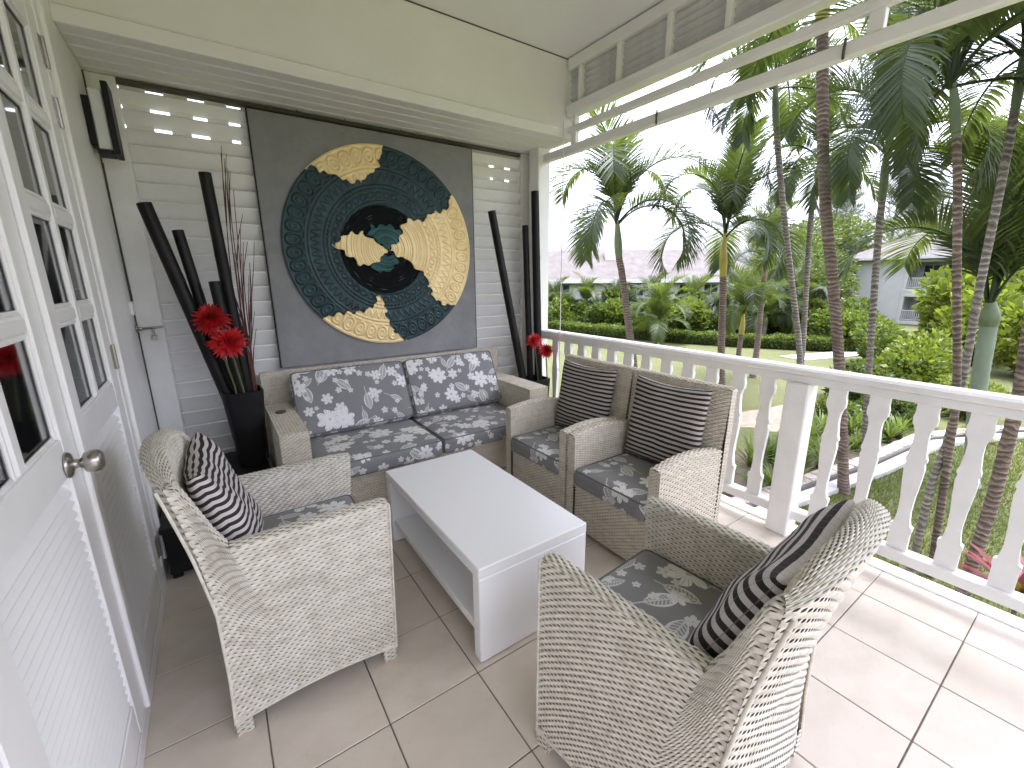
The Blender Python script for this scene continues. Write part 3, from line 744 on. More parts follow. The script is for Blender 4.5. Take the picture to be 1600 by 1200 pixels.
# --- coffee table
tb=empty('coffee_table',(.92,1.669,0),label='low white lacquered coffee table with open shelf',cat='coffee table')
hx,hy=.267,.50
B(-hx,hx,-hy,hy,.368,.414,.004).build('table_top',tablem,tb)
for s_ in (-1,1):
    a,b=sorted((s_*hy,s_*(hy-.05))); B(-hx+.001,hx-.001,a,b,.004,.3675,.004).build('leg_panel',tablem,tb)
B(-hx+.012,hx-.012,-hy+.051,hy-.051,.105,.14,.004).build('shelf',tablem,tb)
B(.0,.02,-hy+.052,hy-.052,.141,.367,.002).build('divider',tablem,tb)
for s_ in (-1,1):
    for t_ in (-1,1): B(s_*.23-.02,s_*.23+.02,t_*.475-.015,t_*.475+.015,0,.0035,.001).build('glide',gap,tb)

# ------------------------------------------------------------------ artwork
art=empty('relief_artwork',(1.14,3.385,.82),label='grey plaster panel with round gold and teal relief disc on the louvred wall',cat='artwork')
B(-.79,.79,-.018,.014,0,1.635,.003).build('panel',plaster,art)
e_=MB()
for a,b in ((-.797,-.7905),(.7905,.797)): e_.box(a,b,-.014,.014,0,1.635,.001)
e_.box(-.79,.79,-.014,.014,1.6355,1.641,.001); e_.build('edge_strip',blackp,art)
PA=[(-.54,.495),(-.467,.516),(-.422,.486),(-.354,.488),(-.306,.47),(-.244,.442),(-.15,.453),(-.098,.506),(-.018,.561),(-.004,.645),(.03,.725),(.0,.9),(-.75,.9)]
PB=[(.545,.419),(.523,.309),(.404,.29),(.346,.268),(.327,.224),(.27,.213),(.185,.222),(.129,.183),(.131,.114),(.073,.042),(.016,-.016),(.067,-.043),(.157,-.076),(.24,-.156),(.303,-.193),(.331,-.291),(.368,-.384),(.453,-.434),(.534,-.43),(.7,-.56),(.95,0),(.7,.53)]
PC=[(-.539,-.504),(-.452,-.475),(-.357,-.466),(-.231,-.465),(-.142,-.426),(-.083,-.341),(-.052,-.415),(-.044,-.511),(-.004,-.596),(.053,-.669),(.114,-.72),(.14,-.9),(-.7,-.9)]
PD=[(-.384,.005),(-.305,.08),(-.249,.102),(-.167,.106),(-.129,.068),(-.06,.037),(-.005,-.009),(-.015,-.038),(-.1,-.102),(-.16,-.13),(-.228,-.117),(-.252,-.077),(-.316,-.038)]
PE=[(-.139,.108),(-.093,.157),(.038,.171),(.11,.141),(.13,.1),(.073,.042),(.009,-.009),(-.046,.037)]
PF=[(-.131,-.13),(-.07,-.087),(-.0,-.037),(.066,-.05),(.087,-.085),(.044,-.149),(-.033,-.178),(-.105,-.164)]
def inside(poly,x,y):
    r=np.zeros(x.shape,bool); n=len(poly)
    for i in range(n):
        (x1,y1),(x2,y2)=poly[i],poly[(i+1)%n]
        if y1==y2: continue
        c=((y1>y)!=(y2>y))&(x<(x2-x1)*(y-y1)/(y2-y1)+x1); r^=c
    return r
def disc():
    R=.715; nr,na=150,720
    r=np.linspace(.004,R,nr+1); a=np.linspace(0,2*PI,na,endpoint=False)
    RR,AA=np.meshgrid(r,a,indexing='ij'); X=RR*np.cos(AA); Z=RR*np.sin(AA)
    rho=RR/R
    sm=lambda t:np.clip(t,0,1)
    def ridge(c,w): return np.exp(-((rho-c)/w)**2)
    # relief height
    h=.010+.004*np.cos(rho*20)*0
    for c in (.985,.80,.765,.62,.585,.47,.455,.40,.30,.20,.13): h=h+.006*ridge(c,.008)
    # outer ring of arches
    k=46; t=((AA*k/(2*PI))%1)-.5; rr=(rho-.89)/.085
    e=np.sqrt((t*2.1)**2+rr**2); h=h+.010*np.exp(-((e-.82)/.13)**2)*(np.abs(rr)<1.05)+.006*np.exp(-((e-.38)/.12)**2)*(np.abs(rr)<1)
    # scale ring, zigzag ring, bead ring
    k=64; t=((AA*k/(2*PI))%1)-.5; rr=(rho-.70)/.05; h=h+.006*np.exp(-((rr-np.abs(t)*3+.7)/.28)**2)*(np.abs(rr)<1)
    h=h+.004*(np.cos(AA*90)>.2)*(np.abs(rho-.60)<.013)
    k=40; t=((AA*k/(2*PI))%1)-.5; rr=(rho-.525)/.04; h=h+.006*np.exp(-((np.sqrt((t*2)**2+rr**2)-.7)/.2)**2)*(np.abs(rr)<1)
    h=h+.003*np.cos(rho*260)*((rho<.45))
    nz=.0012*np.sin(37*X+11*Z)*np.sin(29*Z-17*X); h=h+nz
    # regions by face centre with scalloped edges
    rc=(RR[:-1,:]+RR[1:,:])/2; ac=AA[:-1,:]+PI/na
    xc=rc*np.cos(ac); zc=rc*np.sin(ac); wx=xc+.009*np.sin(zc*85)+.005*np.sin(xc*140+zc*60); wzz=zc+.009*np.sin(xc*85+1)+.005*np.cos(zc*130)
    reg=np.zeros(rc.shape,int)                       # 0 teal
    reg[((xc+.02)**2+(zc+.01)**2)<.318**2]=2        # black core
    reg[inside(PE,wx,wzz)|inside(PF,wx,wzz)]=3
    mid=(reg==0)&((ac>PI*1.72)&(ac<PI*1.92)|(ac<.05)); 
    for i,p in enumerate((PA,PB,PC,PD)): reg[inside(p,wx,wzz)]=10+i
    idx=np.arange((nr+1)*na).reshape(nr+1,na)
    f=np.stack([idx[:-1,:],idx[1:,:],np.roll(idx,-1,1)[1:,:],np.roll(idx,-1,1)[:-1,:]],-1)
    return X,Z,h,reg,f
X,Z,h,reg,f=disc()
DC=(1.16-1.14,-.018,1.65-.82)
def part(name,mask,mat,lift,hs=1.0):
    q=f[mask]; used=np.unique(q); mp=-np.ones(X.size,int); mp[used]=np.arange(len(used))
    v=np.stack([X.ravel()[used],-(h.ravel()[used]*hs+lift),Z.ravel()[used]],-1); q=mp[q]
    # skirt along the boundary down to the panel
    e=np.concatenate([q[:,[0,1]],q[:,[1,2]],q[:,[2,3]],q[:,[3,0]]]); key=np.sort(e,1); _,inv,cnt=np.unique(key,axis=0,return_inverse=True,return_counts=True)
    be=e[cnt[inv.ravel()]==1]; n0=len(v); low=v.copy(); low[:,1]=-.001
    v2=np.concatenate([v,low]); sk=np.stack([be[:,1],be[:,0],be[:,0]+n0,be[:,1]+n0],-1)
    q=np.concatenate([q[:,::-1]*1,sk])
    me=mesh_np(name,v2,q,smooth=True); o=add_obj(name,me,mat,art,DC); return o
part('teal_relief',reg==0,tealm,0); part('black_centre',reg==2,jetm,-.004,.6); part('teal_eye',reg==3,tealb,.004)
for i,lab in enumerate(('gold segment at the top left','large gold segment at the right','gold segment at the bottom','small gold segment left of the centre')):
    o=part('gold_segment',reg==10+i,goldm,.012); o['label']=lab
for x in (-.5,-.2,.2,.55): MB().tube([(x,.0,1.64),(x+.004,.01,1.69)],.003,5).build('hanging_wire',gap,art)

# ------------------------------------------------------------------ vases, bamboo, flowers, twigs
stand=empty('low_stand',(-.08,2.93,0),label='low black wooden stand in the corner under the tall vase',cat='stand')
B(-.275,.245,-.50,.44,.255,.28,.004).build('stand_top',blackp,stand)
m=MB(); m.box(-.265,.235,-.49,.43,.03,.2545,.003); m.build('carcass',blackp,stand)
for a in (-.24,.21):
    for b in (-.46,.40): B(a-.02,a+.02,b-.02,b+.02,0,.0295,.003).build('foot',blackp,stand)
def vase(loc,hw0,hw1,hh,label,wall=.012):
    r=empty('vase',loc,label=label,cat='vase',rz=.06)
    prof=[]; n=32
    def ring(hw,z):
        out=[]
        for k in range(n):
            a=2*PI*k/n; c,s_=math.cos(a),math.sin(a); q=(abs(c)**5+abs(s_)**5)**(-1/5); out.append((hw*q*c,hw*q*s_,z))
        return out
    rings=[ring(hw0*.94,0),ring(hw0,.006),ring(hw1,hh-.004),ring(hw1-.004,hh),ring(hw1-wall,hh),ring(hw0-wall*.3,.05)]
    vs=[p for rg in rings for p in rg]; fs=[]
    for i in range(len(rings)-1):
        for k in range(n): fs.append((i*n+k,i*n+(k+1)%n,(i+1)*n+(k+1)%n,(i+1)*n+k))
    fs.append(tuple(range(n))[::-1]); fs.append(tuple(range(5*n,6*n)))
    m=MB(); m.add(vs,fs,False); m.build('vase_body',blackp,r); return r
vase((.083,3.09,.2805),.074,.112,.485,'tall tapered black vase on the low stand left of the sofa')
vase((2.36,3.06,.0005),.085,.115,.535,'black vase behind the sofa arm beside the corner column')
bamboo=Mat('black_bamboo',(.014,.012,.011),.42); bamboo.p.inputs['Specular IOR Level'].default_value=.22; co=bamboo.coord('Object'); bamboo.color(bamboo.ramp(bamboo.noise(5,4,co),[(.3,(.005,.0045,.0045)),(.75,(.016,.014,.013))])); bamboo=bamboo.m
def pole(p0,p1,r,label,grp):
    p0,p1=Vector(p0),Vector(p1); L=(p1-p0).length; pts=[];rad=[]; n=int(L/.02)
    nodes=[.17,.45,.74] 
    for i in range(n+1):
        t=i/n; pts.append(p0.lerp(p1,t)-p0); rr=r*(1.03-.06*t)
        for nd in nodes:
            rr+=.05*r*math.exp(-((t-nd)*L/.012)**2)
        rad.append(rr)
    m=MB(); m.tube(pts,rad,16,cap=False); e=pts[-1]; dd=(p1-p0).normalized()
    m.tube([e,e-dd*.04],[r*.97*.80,r*.75],16,cap=True)
    # rim ring
    a=[e,e+dd*.001]; m.tube(a,[r*.97,r*.78],16,cap=False)
    o=m.build('bamboo_pole',bamboo); o.location=p0; tag(o,label,'pole',grp)
g='black bamboo poles in the vases'
pole((.10,3.09,.28),(-.219,3.15,1.83),.036,'thickest black bamboo pole, leaning far left out of the left vase',g)
pole((.075,3.13,.28),(-.095,3.16,1.70),.029,'shorter black bamboo pole leaning left, second in the left vase',g)
pole((.13,3.12,.28),(.076,3.15,2.015),.032,'tallest black bamboo pole standing almost upright in the left vase',g)
pole((.105,3.045,.28),(.035,3.08,1.42),.030,'short black bamboo pole in front of the tallest one in the left vase',g)
pole((2.33,3.06,.06),(2.009,3.2,1.965),.034,'black bamboo pole leaning left out of the right vase',g)
pole((2.36,3.10,.06),(2.345,3.19,1.87),.028,'shorter upright black bamboo pole in the right vase beside the column',g)
pole((2.42,3.06,.06),(2.395,3.12,2.14),.035,'tallest upright black bamboo pole in the right vase',g)
def flower_mesh(R,n,seed):
    g_=np.random.default_rng(seed); V_=[];Q=[]
    for i in range(n):
        t=(i+.5)/n; ph=math.acos(1-1.55*t); az=i*2.39996
        ln=R*(.75+.35*g_.random())*(.75+.35*t); wd=R*.16
        dr=np.array([math.sin(ph)*math.cos(az),math.sin(ph)*math.sin(az),math.cos(ph)]); up=np.array([0,0,1.0]); s_=np.cross(up,dr); s_/=np.linalg.norm(s_)+1e-6; nn=np.cross(dr,s_)
        b=dr*R*.15; m1=dr*ln*.55+s_*0; curl=nn*ln*.10*(g_.random()+.3)
        pts=[b-s_*wd*.35,b+s_*wd*.35,m1+s_*wd*.8+curl*.5,m1-s_*wd*.8+curl*.5,dr*ln+curl*-1+s_*wd*.06,dr*ln-curl-s_*wd*.06]
        k=len(V_); V_+=pts; Q+=[(k,k+1,k+2,k+3),(k+3,k+2,k+4,k+5)]
    return mesh_np('bloom',V_,Q)
stemm=paint('flower_stem_green',(.08,.10,.03),.6,.2,10)
def flower(p,base,R,seed,tilt,label):
    r=empty('red_flower',base,label=label,cat='flower',group='red flowers in the vases')
    q=Vector(p)-Vector(base)
    add_obj('bloom',flower_mesh(R*.95,110,seed),red_petal,r,q,tilt)
    mid=q*.55+Vector((.02,-.02,0)); MB().tube([(0,0,0),mid*.5,mid,q],.006,7).build('stem',stemm,r)
flower((-.013,3.04,1.215),(.08,3.04,.30),.108,1,(.8,-.35,0),'upper red spiky flower in the left vase')
flower((.055,3.01,1.075),(.10,3.03,.30),.112,2,(1.0,.25,0),'lower red spiky flower in the left vase')
flower((2.335,3.04,.885),(2.35,3.02,.10),.085,3,(.8,-.3,0),'upper red spiky flower in the right vase')
flower((2.44,3.0,.79),(2.41,3.01,.10),.085,4,(.9,.4,0),'lower red spiky flower in the right vase')
tw=empty('twig_bundle',(.14,3.10,.28),label='bundle of thin reddish brown twigs in the left vase',cat='twigs')
for i in range(12):
    gx=random.uniform(-.02,.22); hgt=random.uniform(1.2,1.87); bx=random.uniform(-.03,.03); pts=[];
    k1=random.uniform(0,6.28); am=random.uniform(.006,.016)
    for j in range(15):
        t=j/14; pts.append((bx+gx*t**1.5-.02*t+am*math.sin(k1+t*7),random.uniform(-.002,.002)+.06*t+am*math.cos(k1+t*6),hgt*t))
    m=MB(); m.tube(pts,[.0062*(1-.72*j/14) for j in range(15)],6)
    for b_ in range(2):
        j=random.randint(6,11); p=Vector(pts[j]); dx=random.choice((-1,1))*random.uniform(.03,.08); ln=random.uniform(.25,.45)
        m.tube([p,p+Vector((dx*.4,.01,ln*.5)),p+Vector((dx,.015,ln))],[.0034,.0028,.0014],5)
    m.build('twig',twigm,tw)

# ================================================================== the garden
G=-2.7
def lawn_mat():
    M=Mat('lawn',(.2,.24,.05),.9); co=M.coord('Object')
    f=M.noise(.35,5,co,rough=.65); c=M.ramp(f,[(.3,(.058,.075,.017)),(.55,(.088,.094,.025)),(.75,(.118,.112,.038))])
    f2=M.noise(14,4,co,rough=.75); c=M.mix(.5,c,M.ramp(f2,[(.3,(.20,.22,.10)),(.7,(.48,.48,.28))]),'OVERLAY')
    M.color(c); M.bump(f2,.6,.05); return M.m
lawnm=lawn_mat()
m=MB(); m.add([(-60,-300,G),(600,-300,G),(600,400,G),(-60,400,G)],[(0,1,2,3)]); lawn=m.build('lawn',lawnm); tag(lawn,'wide yellowish green lawn of the garden','lawn',kind='structure')
# grass blades near the house
nb=52000; gx=rng.uniform(6.2,17,nb); gy=rng.uniform(-.6,4.6,nb)
keep=(gy<2.95-.085*(gx-8.2))|(gx<8.0); gx,gy=gx[keep],gy[keep]; nb=len(gx)
an=rng.uniform(0,6.28,nb); hh=rng.uniform(.035,.085,nb); ww=.006+.004*rng.random(nb); lx=rng.normal(0,.03,nb); ly=rng.normal(0,.03,nb)
v=np.stack([np.stack([gx-ww*np.cos(an),gy-ww*np.sin(an),np.full(nb,G)],-1),np.stack([gx+ww*np.cos(an),gy+ww*np.sin(an),np.full(nb,G)],-1),np.stack([gx+lx,gy+ly,G+hh],-1)],1).reshape(-1,3)
grassm=leaf_mat('grass_blade',(0.0989,0.1247,0.0215),(0.0430,0.0645,0.0103),.3,.6)
go=add_obj('grass',mesh_np('grass',v,np.arange(3*nb).reshape(-1,3)),grassm); tag(go,'short mown grass beside the garden path','grass',kind='stuff')

# path
pathm=paint('pale_concrete',(.40,.385,.36),.8,.1,4,.3); soilm=paint('bare_soil',(.26,.20,.145),.95,.2,3,.5); stonem=paint('border_stone',(.42,.36,.31),.85,.2,5,.5)
pl_=[(7.0,3.02),(8.2,2.83),(11.35,2.33),(14.4,2.05),(16.6,1.10),(18.5,-.2),(21,-2)]
def strip(pts,w0,w1,z0,z1):
    v=[];n=len(pts)
    for i,(x,y) in enumerate(pts):
        a=Vector(pts[max(i-1,0)]);b=Vector(pts[min(i+1,n-1)]); t=(b-a).normalized(); nn=Vector((-t.y,t.x))
        for w in (w0,w1):
            for z in (z0,z1): v.append((x+nn.x*w,y+nn.y*w,z))
    f_=[]
    for i in range(n-1):
        a=4*i;b=a+4; f_+=[(a+1,b+1,b+3,a+3),(a,b,b+1,a+1),(a+2,a+3,b+3,b+2)]
    f_+=[(0,1,3,2),(4*n-4,4*n-2,4*n-1,4*n-3)]
    m=MB(); m.add(v,f_); return m
path=strip(pl_,.08,.34,G-.05,G+.10).build('garden_path',pathm); tag(path,'narrow pale concrete garden path','path',kind='structure')
strip(pl_,.36,.42,G-.05,G+.16).build('joint_strip',gap,path)
for i in range(46):                                     # border stones
    t=i/45*4.2; k=min(int(t),4); a=Vector(pl_[k]); b=Vector(pl_[k+1]); u=t-k; p=a.lerp(b,u); dr=(b-a).normalized(); nn=Vector((-dr.y,dr.x)); L=(b-a).length*4.2/45*.46
    T=Matrix.Translation((p.x+nn.x*.56,p.y+nn.y*.56,G+.06))@Matrix.Rotation(math.atan2(dr.y,dr.x)+rng.normal(0,.02),4,'Z')
    MB().box(-L,L,-.13,.13,-.1,.12+rng.normal(0,.008),.02,T).build('border_stone',stonem,path)
fp=strip([(24,9.2),(30,7.4),(38,5.2),(48,3.2),(60,1.5)],0,1.3,G-.03,G+.05).build('far_path',pathm); tag(fp,'pale path far across the lawn','path',kind='structure')
sp=[]
for i in range(40):
    a=2*PI*i/40; r=1+.12*math.sin(3*a+1)+.08*math.sin(5*a); sp.append((13.4+1.7*r*math.cos(a),5.75+.75*r*math.sin(a),G+.006))
m=MB(); m.add(sp,[tuple(range(40))]); so=m.build('bare_soil_patch',soilm); tag(so,'bare sandy soil patch at the lawn edge','soil',kind='structure')
bed=[]
for i in range(48):
    a=2*PI*i/48; r=1+.08*math.sin(4*a+1); bed.append((11.6+4.2*r*math.cos(a),3.85+.95*r*math.sin(a)-.06*(4.2*math.cos(a)),G+.012))
m=MB(); m.add(bed,[tuple(range(48))]); bo=m.build('planting_bed',paint('bed_soil',(.10,.075,.05),.95,.3,4,.6)); tag(bo,'dark planting bed beside the garden path','soil',kind='structure')

# foliage meshes ------------------------------------------------------------------
def leaves(name,pos,nrm_bias,size,asp,seed,jit=.35):
    """leaf quads (pointed, folded) at pos; nrm_bias (n,3) outward direction."""
    g_=np.random.default_rng(seed); n=len(pos)
    d_=nrm_bias+g_.normal(0,.55,(n,3)); d_/=np.linalg.norm(d_,axis=1,keepdims=True)+1e-9
    s_=np.cross(d_,g_.normal(0,1,(n,3))); s_/=np.linalg.norm(s_,axis=1,keepdims=True)+1e-9
    nn=np.cross(d_,s_); L=size*g_.uniform(1-jit,1+jit,(n,1)); Wd=L*asp
    a=pos; b=pos+d_*L*.5+s_*Wd*.5+nn*L*.06; c=pos+d_*L-nn*L*.08; e=pos+d_*L*.5-s_*Wd*.5+nn*L*.06
    v=np.stack([a,b,c,e],1).reshape(-1,3); return mesh_np(name,v,np.arange(4*n).reshape(-1,4))
def blob(n,rx,ry,rz,seed,lobes=7,shell=.6):
    g_=np.random.default_rng(seed); cs=g_.normal(0,1,(lobes,3)); cs/=np.linalg.norm(cs,axis=1,keepdims=True); cs*=g_.uniform(.3,.62,(lobes,1)); rad=g_.uniform(.34,.55,lobes)
    k=g_.integers(0,lobes,n); d_=g_.normal(0,1,(n,3)); d_/=np.linalg.norm(d_,axis=1,keepdims=True)
    r=rad[k][:,None]*(1-(1-shell)*g_.random((n,1))**1.5); p=cs[k]+d_*r
    S_=np.array([rx,ry,rz]); p=p*S_; p[:,2]+=rz*.75; o=d_.copy(); o[:,2]+=.35
    return p,o
def box_leaf(n,lx,ly,lz,seed):
    g_=np.random.default_rng(seed); p=np.stack([g_.uniform(-lx/2,lx/2,n),g_.uniform(-ly/2,ly/2,n),g_.uniform(.05,1,n)**.7*lz],-1)
    top=g_.random(n)<.55; p[top,2]=lz*(1+.10*np.sin(p[top,0]*2.1)+.08*np.sin(p[top,0]*5+1))*g_.uniform(.86,1.05,top.sum()); sd=~top; p[sd,1]=np.sign(p[sd,1])*ly/2*g_.uniform(.8,1.05,sd.sum())
    o=np.zeros((n,3)); o[:,2]=.6; o[sd,1]=np.sign(p[sd,1]); return p,o
SH=[leaves('shrub_leaves',*blob(3200,1,1,1,20+i),.16,.5,20+i) for i in range(4)]
SHf=[leaves('shrub_leaves',*blob(2600,1,1,1,30+i),.24,.6,30+i) for i in range(3)]
TR=[leaves('crown_leaves',*blob(9000,1,1,1,40+i,16),.085,.5,40+i) for i in range(3)]
HG=[leaves('hedge_leaves',*box_leaf(3600,4.2,1.1,.75,50+i),.15,.55,50+i) for i in range(3)]
def with_mat(me,mat,cache={}):
    k=(me.name,mat.name)
    if k not in cache:
        c=me.copy(); c.materials.clear(); c.materials.append(mat); cache[k]=c
    return cache[k]
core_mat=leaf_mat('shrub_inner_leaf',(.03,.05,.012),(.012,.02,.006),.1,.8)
def shrub(name,x,y,sx,sy,sz,mat,label,i,group='garden shrubs',far=False,z=G):
    r=empty(name,(x,y,z),rng.uniform(0,6.28),label=label,cat='shrub',group=group)
    o=add_obj('foliage',with_mat((SHf if far else SH)[i%3],mat),None,r); o.scale=(sx,sy,sz)
    m=MB()
    for k in range(4):
        a=k*1.6+i; m.tube([(0,0,0),(.2*sx*math.cos(a),.2*sy*math.sin(a),sz*.5),(.45*sx*math.cos(a),.45*sy*math.sin(a),sz*1.0)],[.03,.022,.008],6)
    m.build('stem',bark,r); return r
# lime shrubs by the path and around
k=0
for (x,y,s1,s2,lab,mt) in ((19.6,4.3,1.5,1.35,'bright lime shrub behind the railing beside the far path',shrub_lime),(22.4,4.6,1.5,1.2,'second lime shrub behind the brightest one',shrub_lime),
   (17.5,4.9,1.1,.85,'small green shrub at the end of the planting bed',shrub_green),(15.6,3.7,.95,.7,'low green shrub beside the path joint',shrub_green),
   (18.2,2.6,1.0,.75,'low lime shrub on the path side of the bed',shrub_lime),(14.3,4.4,.7,.55,'little green shrub in the planting bed by the soil patch',hedge_green),
   (26.5,6.6,1.6,1.3,'green shrub left of the far path',hedge_green),(30,9.8,2.0,1.5,'round green shrub before the white house',hedge_green),(33.5,10.8,2.2,1.7,'dark green shrub at the foot of the white house',shrub_green),
   (30,4.2,2.2,2.2,'large lime shrub right of the white house',shrub_lime),(34.5,5.2,2.8,3.0,'tall lime shrub covering the white house corner',shrub_lime),(27.5,1.6,2.4,2.3,'large lime shrub at the right edge of the view',shrub_lime),
   (37,2.4,3.2,3.4,'tall yellow green shrub farthest right behind the palms',shrub_lime),(31.5,13.5,1.5,1.0,'small round lime shrub at the hedge end',shrub_lime),(29.3,16.2,1.4,1.2,'round dark green shrub behind the hedge',shrub_green),
   (27.0,19.5,1.7,1.6,'big round shrub behind the middle of the hedge',hedge_green),(34,14.6,2.3,2.0,'leafy shrub behind the hedge end',shrub_green),(25.5,24.5,1.8,1.4,'shrub behind the hedge below the far roof',shrub_green),(24.2,27.0,1.8,1.5,'shrub at the far left end of the hedge',hedge_green)):
    shrub('garden_shrub',x,y,s1,s1,s2,mt,lab,k); k+=1
# hedge along the lawn
hp=[(22.6,28.6),(22.9,24.6),(23.7,20.6),(24.7,17.0),(26.2,13.6),(28.2,10.4)]
hl=['hedge length at the far left behind the column','second hedge length from the left','hedge length behind the slender left palm','hedge length in the middle of the lawn edge','hedge length right of the middle, behind the yellow palm','hedge length at the right end near the thick palm']
for i,(a,lab) in enumerate(zip(hp,hl)):
    b=hp[i+1] if i<5 else (30.6,7.6); cx,cy=(a[0]+b[0])/2,(a[1]+b[1])/2; L=math.hypot(b[0]-a[0],b[1]-a[1])
    r=empty('clipped_hedge',(cx,cy,G),math.atan2(b[1]-a[1],b[0]-a[0]),label='bright green clipped '+lab,cat='hedge',group='hedge along the lawn')
    o=add_obj('foliage',with_mat(HG[i%3],hedge_green),None,r); o.scale=(L/4.1,1,.9)
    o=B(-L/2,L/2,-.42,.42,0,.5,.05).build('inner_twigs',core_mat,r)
for i,(x,y,s1,s2) in enumerate(((24.9,28.0,1.5,1.5),(25.6,25.9,1.6,1.3),(26.2,23.4,1.7,1.6),(26.9,21.4,1.5,1.3),(28.4,18.2,1.7,1.5),(29.9,15.0,1.6,1.4),(31.8,11.6,1.8,1.5),(27.8,25.0,1.6,1.9),(30.2,20.4,1.8,2.0),(32.6,16.8,1.9,2.1))):
    shrub('background_shrub',x,y,s1,s1,s2,shrub_green if i%2 else hedge_green,('leftmost','second','third','fourth','fifth','sixth','seventh','dark rear left','dark rear middle','dark rear right')[i]+' shrub from the left in the bank behind the hedge' if i<7 else ('left','middle','right')[i-7]+' one of three taller shrubs close to the long house',i+3,'shrub bank behind the hedge',True)
# strap-leaved plants
def strap_mesh(n,L,w,seed,e0=(50,85),droop=1.4):
    g_=np.random.default_rng(seed); V_=[];Q=[]
    for i in range(n):
        az=g_.uniform(0,6.28); e=math.radians(g_.uniform(*e0)); l=L*g_.uniform(.6,1.1); p=np.array([g_.normal(0,.04),g_.normal(0,.04),0.]); s_=np.array([-math.sin(az),math.cos(az),0]); k=len(V_)
        m_=5
        for j in range(m_+1):
            t=j/m_; ww=w*(.7+.6*t)*(1-t**3)+.001; V_+= [p-s_*ww/2,p+s_*ww/2]; ee=e-droop*t**1.3*(.6+.4*math.cos(e)); p=p+np.array([math.cos(az)*math.cos(ee),math.sin(az)*math.cos(ee),math.sin(ee)])*l/m_
        for j in range(m_): Q.append((k+2*j,k+2*j+1,k+2*j+3,k+2*j+2))
    return mesh_np('strap_leaves',V_,Q)
ST=[strap_mesh(46,.75,.05,60+i) for i in range(3)]
strapm=leaf_mat('strap_leaf_green',(0.1290,0.1806,0.0258),(0.0387,0.0731,0.0103),.4)
i=0
for gx_ in np.arange(8.0,16.2,.62):
    for row in range(2):
        x=gx_+rng.normal(0,.12); y=3.62-.085*(x-8.2)+row*.75+rng.normal(0,.1)
        r=empty('lily_plant',(x,y,G),rng.uniform(0,6.28),label=('bright green strap-leaved plant in the row next to the path' if row==0 else 'bright green strap-leaved plant in the row behind, away from the path'),cat='plant',group='strap plants next to the path' if row==0 else 'strap plants behind the path row')
        o=add_obj('leaves',with_mat(ST[i%3],strapm),None,r); s_=rng.uniform(.75,1.15); o.scale=(s_,s_,s_); i+=1
ti=empty('red_leaf_plant',(6.62,.16,G),label='dark red broad-leaved plant at the right edge below the railing',cat='plant')
add_obj('leaves',strap_mesh(34,.62,.11,71,(25,85),1.0),red_leaf,ti,(0,0,.75)); MB().tube([(0,0,0),(.02,0,.4),(0,0,.8)],[.03,.025,.02],7).build('stem',bark,ti)
br=empty('bromeliad',(15.6,1.75,G+.02),label='orange and yellow bromeliad beside the path bend',cat='plant'); add_obj('leaves',strap_mesh(40,.55,.10,72,(30,85),.8),orange_leaf,br)

# palms ------------------------------------------------------------------
def frond_mesh(L,e0,droop,n,lw,seed,ll=.34,curl=.5,pw=1.3):
    """pinnate palm leaf growing from the origin along +x"""
    g_=np.random.default_rng(seed); m_=26; P_=[];Tn=[]; p=np.zeros(3)
    for j in range(m_+1):
        t=j/m_; e=e0-droop*t**pw; tn=np.array([math.cos(e),0,math.sin(e)]); P_.append(p.copy()); Tn.append(tn); p=p+tn*L/m_
    P_=np.array(P_);Tn=np.array(Tn); V_=[];Q=[]
    # rachis (three-sided)
    for j in range(m_+1):
        t=j/m_; r=.022*(1-t)**.8+.003; nn=np.array([-Tn[j][2],0,Tn[j][0]]); V_+=[P_[j]+nn*r,P_[j]+np.array([0,r,0])-nn*r*.5,P_[j]-np.array([0,r,0])-nn*r*.5]
    for j in range(m_):
        a=3*j;b=a+3
        for q in range(3): Q.append((a+q,a+(q+1)%3,b+(q+1)%3,b+q))
    for i in range(n):
        t=.16+.84*(i+.5)/n; f_=t*m_; j=min(int(f_),m_-1); c=P_[j]*(1-(f_-j))+P_[j+1]*(f_-j); tn=Tn[j]; up=np.array([-tn[2],0,tn[0]])
        prof=math.sin(PI*min(1,max(.0,(t-.08)/.94))**.75)**.6 if t<.98 else .25
        for sd in (-1,1):
            l=L*ll*(.25+.75*prof)*g_.uniform(.88,1.08); lat=np.array([0,sd,0.])
            fw=.45+.55*t; v_up=.42*g_.uniform(.5,1.2)
            d0=lat*.85+tn*fw+up*v_up; d0/=np.linalg.norm(d0); q=c.copy(); k=len(V_); w=lw*g_.uniform(.8,1.15); sdv=np.cross(d0,up); sdv/=np.linalg.norm(sdv)+1e-9
            g3=np.array([0,0,-1.]); S_=3; dd=d0
            for s_ in range(S_+1):
                tt=s_/S_; ww=w*(1-tt**2)*(.6+.8*min(1,tt*3))+.0015; V_+=[q-sdv*ww/2,q+sdv*ww/2]; dd=dd+g3*curl*(.25+tt)*.5; dd=dd/np.linalg.norm(dd); q=q+dd*l/S_
            for s_ in range(S_): Q.append((k+2*s_,k+2*s_+1,k+2*s_+3,k+2*s_+2))
    return mesh_np('frond',np.array(V_),Q)
R_=math.radians
FR=dict(up=[frond_mesh(2.5,R_(86),R_(75),62,.028,i,.30,.30,1.8) for i in (1,2)],
        mid=[frond_mesh(2.6,R_(80),R_(165),66,.027,i+10,.33,.5,1.5) for i in (1,2,3)],
        low=[frond_mesh(2.4,R_(50),R_(185),62,.027,i+20,.33,.6,1.25) for i in (1,2,3)],
        hang=[frond_mesh(2.2,R_(5),R_(85),56,.030,i+30,.31,.6) for i in (1,2)])
